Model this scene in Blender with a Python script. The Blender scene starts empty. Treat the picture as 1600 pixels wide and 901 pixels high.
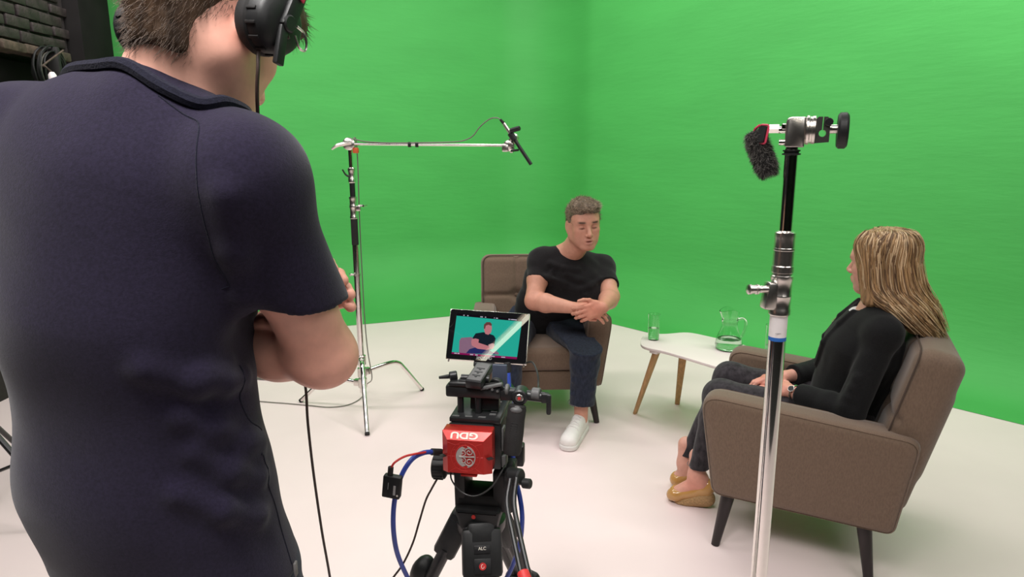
import bpy, bmesh, math, random
import numpy as np
from mathutils import Matrix, Vector
random.seed(7); np.random.seed(7)
SC = bpy.context.scene
COL = SC.collection
PI = math.pi

# ---------------------------------------------------------------- camera
CAM_H, FPX, PITCH, ROLL = 1.5, 1050.0, math.radians(11.64), math.radians(-0.3)
_cp, _sp, _cr, _sr = math.cos(PITCH), math.sin(PITCH), math.cos(ROLL), math.sin(ROLL)
_fw = np.array([0, _cp, -_sp]); _up0 = np.array([0, _sp, _cp]); _rt0 = np.array([1., 0, 0])
_rt = _cr*_rt0 + _sr*_up0; _up = -_sr*_rt0 + _cr*_up0
cam = bpy.data.cameras.new('camera'); camo = bpy.data.objects.new('camera', cam); COL.objects.link(camo)
cam.sensor_width = 36; cam.lens = FPX/1600*36; cam.clip_start = 0.05
cm = Matrix.Identity(4)
for i in range(3):
    cm[i][0], cm[i][1], cm[i][2] = _rt[i], _up[i], -_fw[i]
cm[2][3] = CAM_H
camo.matrix_world = cm
SC.camera = camo
def U(px, py, y):
    """world point seen at photo pixel (px,py), standing y metres into the room"""
    d = (px-800)*_rt - (py-450.5)*_up + FPX*_fw
    t = y/d[1]
    return np.array([d[0]*t, y, CAM_H+d[2]*t])
def UF(px, py, z=0.0):
    d = (px-800)*_rt - (py-450.5)*_up + FPX*_fw
    t = (z-CAM_H)/d[2]
    return np.array([d[0]*t, d[1]*t, z])

# ---------------------------------------------------------------- world, lights, exposure
wd = bpy.data.worlds.new('world'); SC.world = wd; wd.use_nodes = True
bgn = wd.node_tree.nodes['Background']; bgn.inputs[0].default_value = (1.0, 0.97, 0.94, 1); bgn.inputs[1].default_value = 0.12
def area(name, loc, target, sx, sy, power, color=(1, 0.965, 0.94), spread=180):
    l = bpy.data.lights.new(name, 'AREA'); l.shape = 'RECTANGLE'; l.size = sx; l.size_y = sy; l.energy = power; l.color = color; l.spread = math.radians(spread)
    o = bpy.data.objects.new(name, l); COL.objects.link(o); o.location = loc
    o.rotation_euler = (Vector(target)-Vector(loc)).to_track_quat('-Z', 'Y').to_euler()
    return o
area('softbox_and_fill', (0.40, 3.8, 3.85), (0.45, 3.9, 0), 3.0, 1.8, 118)
area('softbox_and_fill', (-2.3, 1.3, 3.7), (0.3, 3.4, 0.4), 1.6, 1.2, 62)
area('softbox_and_fill', (2.2, 0.6, 3.5), (0.8, 3.8, 0.4), 1.6, 1.2, 36)
area('softbox_and_fill', (-0.7, -0.3, 3.9), (-0.5, 0.5, 1.0), 2.0, 1.6, 50, spread=130)
area('softbox_and_fill', (-0.60, 0.22, 3.3), (-0.46, 0.85, 1.6), 0.6, 0.6, 14, spread=65)  # extra narrow lamp added to brighten the operator's neck and shoulders
area('softbox_and_fill', (1.7, -1.4, 3.2), (0.2, 2.2, 0.9), 2.2, 1.4, 35)  # added front fill from behind the camera, not a known studio lamp
area('cyclorama_light', (-2.3, 3.7, 3.7), (-2.3, 6.6, 1.5), 1.6, 0.5, 112)
area('cyclorama_light', (2.5, 2.9, 3.7), (3.6, 4.6, 1.4), 1.6, 0.5, 74)
area('cyclorama_light', (0.05, 5.0, 3.9), (0.0, 7.2, 1.4), 0.8, 0.4, 32)
vs = SC.view_settings
vs.view_transform = 'Standard'; vs.look = 'None'; vs.gamma = 1.0; vs.use_curve_mapping = False; vs.exposure = -0.56

# ---------------------------------------------------------------- materials
MATS = {}
def mat(name, col, rough=0.5, metal=0.0, noise=None, bump=None, spec=0.5, emit=None, trans=0.0, ior=1.45, vcol=False, sheen=0.0, coat=0.0):
    """noise=(scale, amount[, stretch]) varies the colour; bump=(scale, strength, distance[, stretch])"""
    m = bpy.data.materials.new(name); m.use_nodes = True
    nt = m.node_tree; b = nt.nodes['Principled BSDF']
    b.inputs['Base Color'].default_value = (*col, 1); b.inputs['Roughness'].default_value = rough
    b.inputs['Metallic'].default_value = metal; b.inputs['Specular IOR Level'].default_value = spec
    b.inputs['Transmission Weight'].default_value = trans; b.inputs['IOR'].default_value = ior
    b.inputs['Sheen Weight'].default_value = sheen; b.inputs['Coat Weight'].default_value = coat
    if emit:
        b.inputs['Emission Color'].default_value = (*emit[0], 1); b.inputs['Emission Strength'].default_value = emit[1]
    tc = nt.nodes.new('ShaderNodeTexCoord')
    def tex(scale, stretch):
        mp = nt.nodes.new('ShaderNodeMapping'); mp.inputs['Scale'].default_value = stretch
        nt.links.new(tc.outputs['Object'], mp.inputs['Vector'])
        n = nt.nodes.new('ShaderNodeTexNoise'); n.inputs['Scale'].default_value = scale; n.inputs['Detail'].default_value = 6
        nt.links.new(mp.outputs[0], n.inputs['Vector']); return n
    src = None
    if vcol:
        a = nt.nodes.new('ShaderNodeAttribute'); a.attribute_name = 'Col'; src = a.outputs['Color']
        nt.links.new(src, b.inputs['Base Color'])
    if noise:
        n = tex(noise[0], noise[2] if len(noise) > 2 else (1, 1, 1))
        r = nt.nodes.new('ShaderNodeMapRange'); r.inputs['From Min'].default_value = 0.3; r.inputs['From Max'].default_value = 0.7
        r.inputs['To Min'].default_value = 1-noise[1]; r.inputs['To Max'].default_value = 1+noise[1]
        nt.links.new(n.outputs['Fac'], r.inputs['Value'])
        mx = nt.nodes.new('ShaderNodeVectorMath'); mx.operation = 'SCALE'
        if src: nt.links.new(src, mx.inputs[0])
        else: mx.inputs[0].default_value = col
        nt.links.new(r.outputs[0], mx.inputs['Scale'])
        nt.links.new(mx.outputs[0], b.inputs['Base Color'])
    if bump:
        n = tex(bump[0], bump[3] if len(bump) > 3 else (1, 1, 1))
        bp = nt.nodes.new('ShaderNodeBump'); bp.inputs['Strength'].default_value = bump[1]; bp.inputs['Distance'].default_value = bump[2]
        nt.links.new(n.outputs['Fac'], bp.inputs['Height']); nt.links.new(bp.outputs[0], b.inputs['Normal'])
    MATS[name] = m
    return m
M = MATS
mat('floor_white', (0.83, 0.69, 0.68), 0.42, noise=(2.3, 0.025), bump=(6, 0.06, 0.01), spec=0.5)
mat('green_paint', (0.070, 0.405, 0.088), 0.62, noise=(1.3, 0.05, (1, 1, 3)), bump=(5, 0.12, 0.02, (1, 1, 5)), spec=0.35)
mat('black_brick', (0.030, 0.022, 0.022), 0.6, noise=(14, 0.45), bump=(30, 0.7, 0.01))
mat('black_mortar', (0.022, 0.017, 0.017), 0.85, bump=(40, 0.6, 0.01))
mat('bare_brick', (0.06, 0.042, 0.03), 0.8, noise=(25, 0.5), bump=(30, 0.6, 0.01))
mat('black_flat', (0.008, 0.007, 0.007), 0.8, noise=(5, 0.3), spec=0.15)
mat('dark_room', (0.03, 0.029, 0.028), 0.9, noise=(2, 0.2))
mat('taupe_fabric', (0.162, 0.110, 0.077), 0.92, noise=(220, 0.12, (1, 1, 0.35)), bump=(420, 0.35, 0.002), spec=0.2, sheen=0.25)
mat('taupe_seam', (0.085, 0.062, 0.05), 0.95, spec=0.1)
mat('dark_wood', (0.022, 0.016, 0.016), 0.38, noise=(8, 0.25, (6, 6, 0.6)))
mat('oak', (0.50, 0.29, 0.13), 0.5, noise=(9, 0.22, (9, 9, 0.7)), bump=(30, 0.1, 0.002, (9, 9, 0.7)))
mat('white_laminate', (0.82, 0.73, 0.70), 0.35, noise=(3, 0.01))
mat('glass', (0.93, 1.0, 0.95), 0.02, trans=1.0, ior=1.47)
mat('water', (1, 1, 1), 0.0, trans=1.0, ior=1.33)
mat('chrome', (0.82, 0.79, 0.76), 0.09, metal=1.0, noise=(60, 0.03))
mat('satin_metal', (0.72, 0.68, 0.64), 0.27, metal=1.0, noise=(40, 0.08))
mat('black_metal', (0.014, 0.014, 0.015), 0.38, noise=(40, 0.2), spec=0.5)
mat('black_plastic', (0.011, 0.0115, 0.012), 0.5, noise=(60, 0.2), bump=(300, 0.1, 0.001))
mat('black_rubber', (0.014, 0.013, 0.013), 0.75, noise=(80, 0.2))
mat('grey_plastic', (0.10, 0.10, 0.10), 0.5, noise=(40, 0.15))
mat('steel_blue', (0.045, 0.055, 0.085), 0.5, noise=(30, 0.15))
mat('red_anodised', (0.42, 0.022, 0.018), 0.33, metal=0.35, noise=(60, 0.08))
mat('red_plastic', (0.55, 0.03, 0.03), 0.45, noise=(30, 0.1))
mat('pink_silicone', (0.60, 0.05, 0.10), 0.5, noise=(30, 0.1))
mat('silver_print', (0.46, 0.42, 0.40), 0.45, metal=0.4, noise=(50, 0.1))
mat('white_print', (0.80, 0.74, 0.66), 0.6, noise=(50, 0.05))
mat('grey_print', (0.36, 0.36, 0.36), 0.6, noise=(50, 0.05))
mat('blue_cable', (0.03, 0.065, 0.36), 0.42, noise=(30, 0.1))
mat('blue_tape', (0.02, 0.12, 0.42), 0.5, noise=(30, 0.1))
mat('white_tape', (0.74, 0.69, 0.68), 0.6, noise=(20, 0.04))
mat('orange_plastic', (0.65, 0.12, 0.04), 0.5, noise=(30, 0.1))
mat('brown_cable', (0.045, 0.026, 0.022), 0.5, noise=(30, 0.1))
mat('black_cable', (0.012, 0.012, 0.012), 0.45, noise=(30, 0.1))
mat('grey_cable', (0.16, 0.15, 0.13), 0.5, noise=(30, 0.1))
mat('skin', (0.6, 0.35, 0.25), 0.48, noise=(55, 0.06), bump=(160, 0.10, 0.002), vcol=True, spec=0.4)
mat('navy_jersey', (0.0140, 0.0108, 0.0255), 0.9, noise=(250, 0.25), bump=(520, 0.35, 0.0012), spec=0.12, sheen=0.12)
mat('navy_rib', (0.012, 0.012, 0.022), 0.92, noise=(250, 0.25), bump=(420, 0.5, 0.002), spec=0.1, sheen=0.05)
mat('black_jersey', (0.012, 0.011, 0.012), 0.9, noise=(200, 0.25), bump=(300, 0.3, 0.0015), spec=0.15, sheen=0.12)
mat('black_suiting', (0.009, 0.009, 0.0095), 0.88, noise=(200, 0.25), bump=(350, 0.3, 0.0015), spec=0.15, sheen=0.1)
mat('blue_denim', (0.020, 0.025, 0.041), 0.9, noise=(90, 0.35, (1, 1, 0.4)), bump=(400, 0.4, 0.0015), spec=0.15, sheen=0.1)
mat('grey_denim', (0.034, 0.030, 0.034), 0.9, noise=(60, 0.5, (1, 1, 0.5)), bump=(400, 0.4, 0.0015), spec=0.15, sheen=0.15)
mat('denim_thread', (0.16, 0.15, 0.15), 0.9, noise=(90, 0.2))
mat('white_leather', (0.78, 0.75, 0.72), 0.5, noise=(30, 0.04))
mat('white_rubber', (0.70, 0.67, 0.64), 0.65, noise=(30, 0.05))
mat('tan_patent', (0.50, 0.27, 0.085), 0.12, noise=(20, 0.06), coat=0.6)
mat('cork_rope', (0.42, 0.26, 0.12), 0.85, noise=(120, 0.4, (1, 1, 4)), bump=(160, 0.8, 0.004, (1, 1, 4)))
mat('white_cotton', (0.75, 0.74, 0.76), 0.85, noise=(90, 0.05))
mat('hair_brown', (0.075, 0.044, 0.026), 0.5, noise=(45, 0.5, (1, 1, 0.25)), bump=(120, 0.6, 0.004, (1, 1, 0.2)), spec=0.4)
mat('hair_greying', (0.17, 0.125, 0.085), 0.5, noise=(55, 0.65), bump=(120, 0.7, 0.005), spec=0.4)
mat('hair_grey_light', (0.42, 0.34, 0.26), 0.5, noise=(55, 0.4), spec=0.4)
mat('hair_blonde', (0.36, 0.215, 0.10), 0.40, noise=(70, 0.35, (1, 1, 0.06)), spec=0.5)
mat('hair_blonde_dark', (0.165, 0.092, 0.045), 0.42, noise=(70, 0.3, (1, 1, 0.06)), spec=0.5)
mat('hair_blonde_light', (0.62, 0.44, 0.26), 0.36, noise=(70, 0.3, (1, 1, 0.06)), spec=0.5)
mat('fake_fur', (0.020, 0.019, 0.018), 0.8, noise=(200, 0.7))
mat('fake_fur_tip', (0.24, 0.22, 0.20), 0.7, noise=(200, 0.4))
mat('screen_glass', (0.006, 0.006, 0.007), 0.008, spec=0.6)

# ---------------------------------------------------------------- naming helpers
def tag(o, label=None, cat=None, group=None, kind=None):
    if label: o['label'] = label
    if cat: o['category'] = cat
    if group: o['group'] = group
    if kind: o['kind'] = kind
    return o
def thing(name, label, cat, loc=(0, 0, 0), rz=0.0, group=None, world=True):
    """Empty at the thing's base. world=True: its parts are modelled in world coordinates"""
    o = bpy.data.objects.new(name, None); COL.objects.link(o); o.empty_display_size = 0.05
    o.location = [float(v) for v in loc]; o.rotation_euler = (0, 0, rz)
    TH[o.name] = world
    return tag(o, label, cat, group)
TH = {}
def link(name, me, parent=None, material=None):
    o = bpy.data.objects.new(name, me); COL.objects.link(o)
    if material: me.materials.append(M[material] if isinstance(material, str) else material)
    if parent is not None:
        o.parent = parent
        if TH.get(parent.name): o.location = -parent.location
    return o
def copy_tree(o, parent=None):
    c = o.copy(); COL.objects.link(c)
    if parent is not None: c.parent = parent
    for ch in list(o.children): copy_tree(ch, c)
    return c

# ---------------------------------------------------------------- mesh builder
def npv(p): return np.array([float(p[0]), float(p[1]), float(p[2])])
def unit(v):
    v = np.asarray(v, float); return v/(np.linalg.norm(v)+1e-12)
def basis(x, z):
    """matrix with columns: x axis, y axis, z axis (z kept, x orthogonalised)"""
    z = unit(z); x = unit(np.asarray(x, float)-z*np.dot(x, z)); y = np.cross(z, x)
    return np.stack([x, y, z], 1)
def axis_basis(z):
    z = unit(z); h = np.array([1., 0, 0]) if abs(z[0]) < 0.8 else np.array([0, 1., 0])
    return basis(h, z)
def catmull(pts, sub):
    pts = [npv(p) for p in pts]
    if len(pts) < 3: return pts
    P = [2*pts[0]-pts[1]]+pts+[2*pts[-1]-pts[-2]]; out = []
    for i in range(1, len(P)-2):
        p0, p1, p2, p3 = P[i-1], P[i], P[i+1], P[i+2]
        for s in range(sub):
            t = s/sub
            out.append(0.5*((2*p1)+(-p0+p2)*t+(2*p0-5*p1+4*p2-p3)*t*t+(-p0+3*p1-3*p2+p3)*t**3))
    out.append(pts[-1]); return out
class MB:
    def __init__(s): s.v = []; s.f = []
    def add(s, vs, fs):
        n = len(s.v); s.v += [tuple(float(c) for c in v) for v in vs]; s.f += [tuple(i+n for i in f) for f in fs]; return s
    def box(s, c, size, R=None, bev=0.0, seg=2, taper=None):
        bm = bmesh.new(); bmesh.ops.create_cube(bm, size=1.0)
        for v in bm.verts:
            k = 1.0 if taper is None or v.co.z > 0 else taper
            v.co = Vector((v.co.x*size[0]*k, v.co.y*size[1]*k, v.co.z*size[2]))
        if bev > 0: bmesh.ops.bevel(bm, geom=bm.edges[:], offset=bev, segments=seg, profile=0.5, affect='EDGES')
        bm.verts.index_update()
        R = np.eye(3) if R is None else R
        s.add([R @ npv(v.co)+npv(c) for v in bm.verts], [[v.index for v in f.verts] for f in bm.faces]); bm.free(); return s
    def prism(s, pts, h, c=(0, 0, 0), R=None, bev=0.0, seg=2):
        """outline pts (2-D) extruded h along local z, centred in z"""
        bm = bmesh.new()
        a = [bm.verts.new((p[0], p[1], -h/2)) for p in pts]; f = bm.faces.new(a)
        r = bmesh.ops.extrude_face_region(bm, geom=[f])
        bmesh.ops.translate(bm, verts=[g for g in r['geom'] if isinstance(g, bmesh.types.BMVert)], vec=(0, 0, h))
        bmesh.ops.recalc_face_normals(bm, faces=bm.faces[:])
        if bev > 0:
            ed = [e for e in bm.edges if abs(e.verts[0].co.z-e.verts[1].co.z) < 1e-6]
            bmesh.ops.bevel(bm, geom=ed, offset=bev, segments=seg, profile=0.5, affect='EDGES')
        bm.verts.index_update(); R = np.eye(3) if R is None else R
        s.add([R @ npv(v.co)+npv(c) for v in bm.verts], [[v.index for v in f.verts] for f in bm.faces]); bm.free(); return s
    def poly(s, pts3): return s.add(pts3, [list(range(len(pts3)))])
    def lathe(s, prof, c=(0, 0, 0), R=None, n=24, cap=True):
        """prof: list of (r, z)"""
        R = np.eye(3) if R is None else R; vs = []; fs = []
        for r, z in prof:
            for i in range(n):
                a = 2*PI*i/n; vs.append(R @ np.array([r*math.cos(a), r*math.sin(a), z])+npv(c))
        for j in range(len(prof)-1):
            for i in range(n):
                fs.append((j*n+i, j*n+(i+1) % n, (j+1)*n+(i+1) % n, (j+1)*n+i))
        if cap:
            if prof[0][0] > 1e-6: fs.append(tuple(range(n-1, -1, -1)))
            if prof[-1][0] > 1e-6: fs.append(tuple((len(prof)-1)*n+i for i in range(n)))
        return s.add(vs, fs)
    def cyl(s, a, b, r0, r1=None, n=20, bev=0.0):
        a = npv(a); b = npv(b); L = np.linalg.norm(b-a); r1 = r0 if r1 is None else r1
        if bev > 0: prof = [(r0-bev, 0), (r0, bev), (r1, L-bev), (r1-bev, L)]
        else: prof = [(r0, 0), (r1, L)]
        return s.lathe(prof, a, axis_basis(b-a), n)
    def tube(s, pts, r, n=8, sub=6, cap=True, flat=None):
        P = catmull(pts, sub) if sub > 1 else [npv(p) for p in pts]
        m = len(P); rs = np.interp(np.linspace(0, 1, m), np.linspace(0, 1, len(r)), r) if hasattr(r, '__len__') else [r]*m
        T = [unit(P[min(i+1, m-1)]-P[max(i-1, 0)]) for i in range(m)]
        X = axis_basis(T[0])[:, 0]; vs = []; fs = []
        for i in range(m):
            X = unit(X-T[i]*np.dot(X, T[i])); Y = np.cross(T[i], X)
            for k in range(n):
                a = 2*PI*k/n; vs.append(P[i]+rs[i]*(math.cos(a)*X+math.sin(a)*Y))
        for i in range(m-1):
            for k in range(n): fs.append((i*n+k, i*n+(k+1) % n, (i+1)*n+(k+1) % n, (i+1)*n+k))
        if cap: fs.append(tuple(range(n-1, -1, -1))); fs.append(tuple((m-1)*n+k for k in range(n)))
        return s.add(vs, fs)
    def ball(s, c, r, R=None, n=16, m=10):
        r = (r, r, r) if not hasattr(r, '__len__') else r
        R = np.eye(3) if R is None else R; vs = []; fs = []
        for j in range(m+1):
            t = PI*j/m
            for i in range(n):
                a = 2*PI*i/n
                vs.append(R @ np.array([r[0]*math.sin(t)*math.cos(a), r[1]*math.sin(t)*math.sin(a), r[2]*math.cos(t)])+npv(c))
        for j in range(m):
            for i in range(n): fs.append((j*n+i, (j+1)*n+i, (j+1)*n+(i+1) % n, j*n+(i+1) % n))
        return s.add(vs, fs)
    def build(s, name, material, parent=None, angle=35):
        me = bpy.data.meshes.new(name); me.from_pydata(s.v, [], s.f)
        bm = bmesh.new(); bm.from_mesh(me); bmesh.ops.remove_doubles(bm, verts=bm.verts[:], dist=1e-6)
        bmesh.ops.recalc_face_normals(bm, faces=bm.faces[:]); bm.to_mesh(me); bm.free()
        me.shade_smooth(); me.set_sharp_from_angle(angle=math.radians(angle))
        return link(name, me, parent, material)
def text_obj(name, body, size, c, R, material, parent, depth=0.0004, bold=0.0):
    cu = bpy.data.curves.new(name, 'FONT'); cu.body = body; cu.size = size; cu.align_x = 'CENTER'; cu.align_y = 'CENTER'; cu.extrude = depth; cu.offset = bold
    t = bpy.data.objects.new(name+'_tmp', cu); COL.objects.link(t)
    me = bpy.data.meshes.new_from_object(t.evaluated_get(bpy.context.evaluated_depsgraph_get()))
    bpy.data.objects.remove(t)
    me.transform(Matrix([list(R[i])+[float(c[i])] for i in range(3)]+[[0, 0, 0, 1]]))
    me.materials.clear(); me.name = name
    return link(name, me, parent, material)

# ---------------------------------------------------------------- implicit surfaces (organic shapes)
def smin(a, b, k):
    if k <= 0: return np.minimum(a, b)
    h = np.maximum(k-np.abs(a-b), 0)/k
    return np.minimum(a, b)-h*h*k*0.25
def smax(a, b, k): return -smin(-a, -b, k)
class SDF:
    def __init__(s): s.p = []
    def _add(s, c, rad, fn, k, op): s.p.append((npv(c), float(rad), fn, k, op)); return s
    def cone(s, a, b, ra, rb, k=0.02, lat=None, sa=1.0, sb=1.0, op='u'):
        a = npv(a); b = npv(b); ba = b-a; L2 = ba @ ba+1e-12; L = math.sqrt(L2)
        if lat is not None: lat = unit(lat)
        def fn(P):
            q = P-a; t = np.clip(q @ ba/L2, 0, 1); q = q-t[:, None]*ba; r = ra+(rb-ra)*t
            l0 = np.sqrt((q*q).sum(1))
            if lat is None: return l0-r
            sc = sa+(sb-sa)*t; ql = q @ lat; q2 = q+((1/sc-1)*ql)[:, None]*lat
            l1 = np.sqrt((q2*q2).sum(1))+1e-9
            return np.where(l0 < 1e-6, -r, (l0+1e-9)*(1-r/l1))
        return s._add((a+b)/2, L/2+max(ra*max(1, sa), rb*max(1, sb)), fn, k, op)
    def ell(s, c, r, R=None, k=0.02, op='u'):
        c = npv(c); r = np.array(r, float)*np.ones(3); R = np.eye(3) if R is None else R
        def fn(P):
            q = (P-c) @ R; k0 = np.sqrt(((q/r)**2).sum(1)); k1 = np.sqrt(((q/(r*r))**2).sum(1))+1e-9
            return np.where(k0 < 1e-4, -r.min(), k0*(k0-1)/k1)
        return s._add(c, r.max(), fn, k, op)
    def box(s, c, half, R=None, r=0.005, k=0.01, op='u'):
        c = npv(c); half = np.array(half, float); R = np.eye(3) if R is None else R
        def fn(P):
            q = np.abs((P-c) @ R)-(half-r); return np.sqrt((np.maximum(q, 0)**2).sum(1))+np.minimum(q.max(1), 0)-r
        return s._add(c, np.linalg.norm(half), fn, k, op)
    def plane(s, p, n, k=0.0):
        """keep the side where (P-p).n < 0"""
        p = npv(p); n = unit(n); s.p.append((None, 0, lambda P: (P-p) @ n, k, 'i')); return s
    def sub(s, other, k=0.0): s.p.append((None, 0, other.eval, k, 'U')); return s
    def func(s, fn): s.p.append((None, 0, fn, 0, 'f')); return s
    def eval(s, P):
        d = np.full(len(P), 9.0)
        for c, rad, fn, k, op in s.p:
            if op == 'i': d = smax(d, fn(P), k); continue
            if op == 'U': d = smin(d, fn(P), k); continue
            if op == 'f': d = fn(P, d); continue
            q = P-c; m = np.nonzero((q*q).sum(1) < (rad+0.075)**2)[0]
            if len(m) == 0: continue
            e = fn(P[m])
            d[m] = smin(d[m], e, k) if op == 'u' else smax(d[m], -e, k)
        return d
    def bounds(s):
        lo = np.full(3, 9e9); hi = -lo
        def rec(S, lo, hi):
            for c, rad, fn, k, op in S.p:
                if op == 'u': lo = np.minimum(lo, c-rad); hi = np.maximum(hi, c+rad)
                if op == 'U': lo, hi = rec(fn.__self__, lo, hi)
            return lo, hi
        lo, hi = rec(s, lo, hi); return lo-0.03, hi+0.03
    def mesh(s, h, B=8):
        lo, hi = s.bounds(); nb = np.ceil((hi-lo)/(h*B)).astype(int)+1
        g = np.stack(np.meshgrid(*[np.arange(n) for n in nb], indexing='ij'), -1).reshape(-1, 3)
        d = s.eval(lo+(g+0.5)*B*h)
        g = g[np.abs(d) < B*h*0.95+0.012]
        o = np.stack(np.meshgrid(*[np.arange(B)]*3, indexing='ij'), -1).reshape(-1, 3)
        cells = (g[:, None]*B+o[None]).reshape(-1, 3)
        D = nb*B+4
        key = lambda c: (c[:, 0]*D[1]+c[:, 1])*D[2]+c[:, 2]
        corner = np.array([[i, j, k] for i in (0, 1) for j in (0, 1) for k in (0, 1)])
        ck = np.unique(key((g[:, None]*B+np.stack(np.meshgrid(*[np.arange(B+1)]*3, indexing='ij'), -1).reshape(-1, 3)[None]).reshape(-1, 3)))
        cc = np.stack([ck//(D[1]*D[2]), (ck//D[2]) % D[1], ck % D[2]], 1)
        val = s.eval(lo+cc*h)
        look = lambda c: val[np.searchsorted(ck, key(c))]
        cv = np.stack([look(cells+k) for k in corner], 1)
        act = (cv.min(1) < 0) & (cv.max(1) >= 0)
        cells = cells[act]; cv = cv[act]
        acc = np.zeros((len(cells), 3)); cnt = np.zeros(len(cells))
        for a in range(8):
            for b in range(a+1, 8):
                if np.abs(corner[a]-corner[b]).sum() != 1: continue
                va, vb = cv[:, a], cv[:, b]; m = (va < 0) != (vb < 0)
                t = np.where(m, va/(va-vb+1e-15), 0)
                acc += np.where(m[:, None], corner[a]+t[:, None]*(corner[b]-corner[a]), 0); cnt += m
        V = lo+(cells+acc/cnt[:, None])*h
        kc = key(cells); order = np.argsort(kc); ks = kc[order]
        def cid(c):
            k = key(c); i = np.clip(np.searchsorted(ks, k), 0, len(ks)-1); return np.where(ks[i] == k, order[i], -1)
        F = []
        for ax in range(3):
            b1, b2 = [(1, 2), (2, 0), (0, 1)][ax]
            e = np.zeros(3, int); e[ax] = 1; u = np.zeros(3, int); u[b1] = 1; w = np.zeros(3, int); w[b2] = 1
            v0 = cv[:, 0]; v1 = cv[:, int(e @ [4, 2, 1])]
            m = (v0 < 0) != (v1 < 0); c = cells[m]; flip = (v0[m] >= 0)
            q = np.stack([cid(c), cid(c-u), cid(c-u-w), cid(c-w)], 1)
            ok = (q >= 0).all(1); q = q[ok]; fl = flip[ok]
            q[fl] = q[fl][:, ::-1]; F.append(q)
        F = np.concatenate(F)
        for _ in range(2):                                 # pull the vertices onto the surface
            e = h*0.35; d0 = s.eval(V)
            G = np.stack([s.eval(V+np.eye(3)[i]*e)-d0 for i in range(3)], 1)/e
            V = V-np.clip(d0/np.maximum((G*G).sum(1), 0.3), -h*0.6, h*0.6)[:, None]*G
        return V, F
def smooth_noise(seed, freq, n=7):
    rs = np.random.RandomState(seed); K = rs.normal(size=(n, 3))*freq; ph = rs.uniform(0, 6.28, n)
    return lambda P: sum(np.sin(P @ K[i]+ph[i]) for i in range(n))/n
def sdf_obj(name, S, h, material, parent, colfn=None):
    V, F = S.mesh(h)
    me = bpy.data.meshes.new(name)
    me.vertices.add(len(V)); me.vertices.foreach_set('co', V.astype(np.float32).ravel())
    me.loops.add(F.size); me.loops.foreach_set('vertex_index', F.astype(np.int32).ravel())
    me.polygons.add(len(F)); me.polygons.foreach_set('loop_start', np.arange(0, F.size, 4, dtype=np.int32))
    me.update(calc_edges=True); me.validate()
    me.shade_smooth()
    if colfn is not None:
        a = me.color_attributes.new('Col', 'FLOAT_COLOR', 'POINT')
        c = np.ones((len(V), 4), np.float32); c[:, :3] = colfn(V)
        a.data.foreach_set('color', c.ravel())
    o = link(name, me, parent, material)
    o['_h'] = h
    del o['_h']
    return o
def on_surface(S, p, it=12, off=0.0):
    p = npv(p)[None]
    for _ in range(it):
        d = S.eval(p); e = 1e-3; G = np.stack([S.eval(p+np.eye(3)[i]*e)-d for i in range(3)], 1)/e
        p = p-((d-off)/np.maximum((G*G).sum(1), .3))[:, None]*G*.9
    return p[0]
def strands(name, roots, dirs, length, r, material, parent, seg=4, bend=None, n=3, taper=True):
    """many fine tapered hairs as one mesh"""
    roots = np.asarray(roots); N = len(roots); dirs = np.asarray(dirs); dirs = dirs/np.linalg.norm(dirs, axis=1)[:, None]
    length = np.broadcast_to(length, N)
    h = np.where(np.abs(dirs[:, :1]) < 0.8, np.array([[1., 0, 0]]), np.array([[0, 1., 0]]))
    X = np.cross(dirs, h); X /= np.linalg.norm(X, axis=1)[:, None]; Y = np.cross(dirs, X)
    vs = []
    for j in range(seg+1):
        t = j/seg; c = roots+dirs*(length*t)[:, None]
        if bend is not None: c = c+bend*(t*t)
        rr = r*(1-0.85*t if taper else 1)
        for k in range(n):
            a = 2*PI*k/n; vs.append(c+rr*(math.cos(a)*X+math.sin(a)*Y))
    V = np.stack(vs, 1); m = (seg+1)*n                    # N, m, 3
    f = [(j*n+k, j*n+(k+1) % n, (j+1)*n+(k+1) % n, (j+1)*n+k) for j in range(seg) for k in range(n)]
    F = (np.arange(N)[:, None, None]*m+np.array(f)[None]).reshape(-1, 4)
    me = bpy.data.meshes.new(name); V = V.reshape(-1, 3)
    me.vertices.add(len(V)); me.vertices.foreach_set('co', V.astype(np.float32).ravel())
    me.loops.add(F.size); me.loops.foreach_set('vertex_index', F.astype(np.int32).ravel())
    me.polygons.add(len(F)); me.polygons.foreach_set('loop_start', np.arange(0, F.size, 4, dtype=np.int32))
    me.update(calc_edges=True); me.shade_smooth()
    return link(name, me, parent, material)
# ================================================================ the setting
m_ = MB()
m_.add([(-7, -.6, 0), (6.5, -.6, 0), (6.5, 9, 0), (-7, 9, 0)], [(0, 1, 2, 3)])
tag(m_.build('floor', 'floor_white'), kind='structure')
m_ = MB(); m_.add([(-7, -4.5, 0), (6.5, -4.5, 0), (6.5, -.6, 0), (-7, -.6, 0)], [(0, 1, 2, 3)])
tag(m_.build('floor', 'dark_room'), kind='structure')
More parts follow.
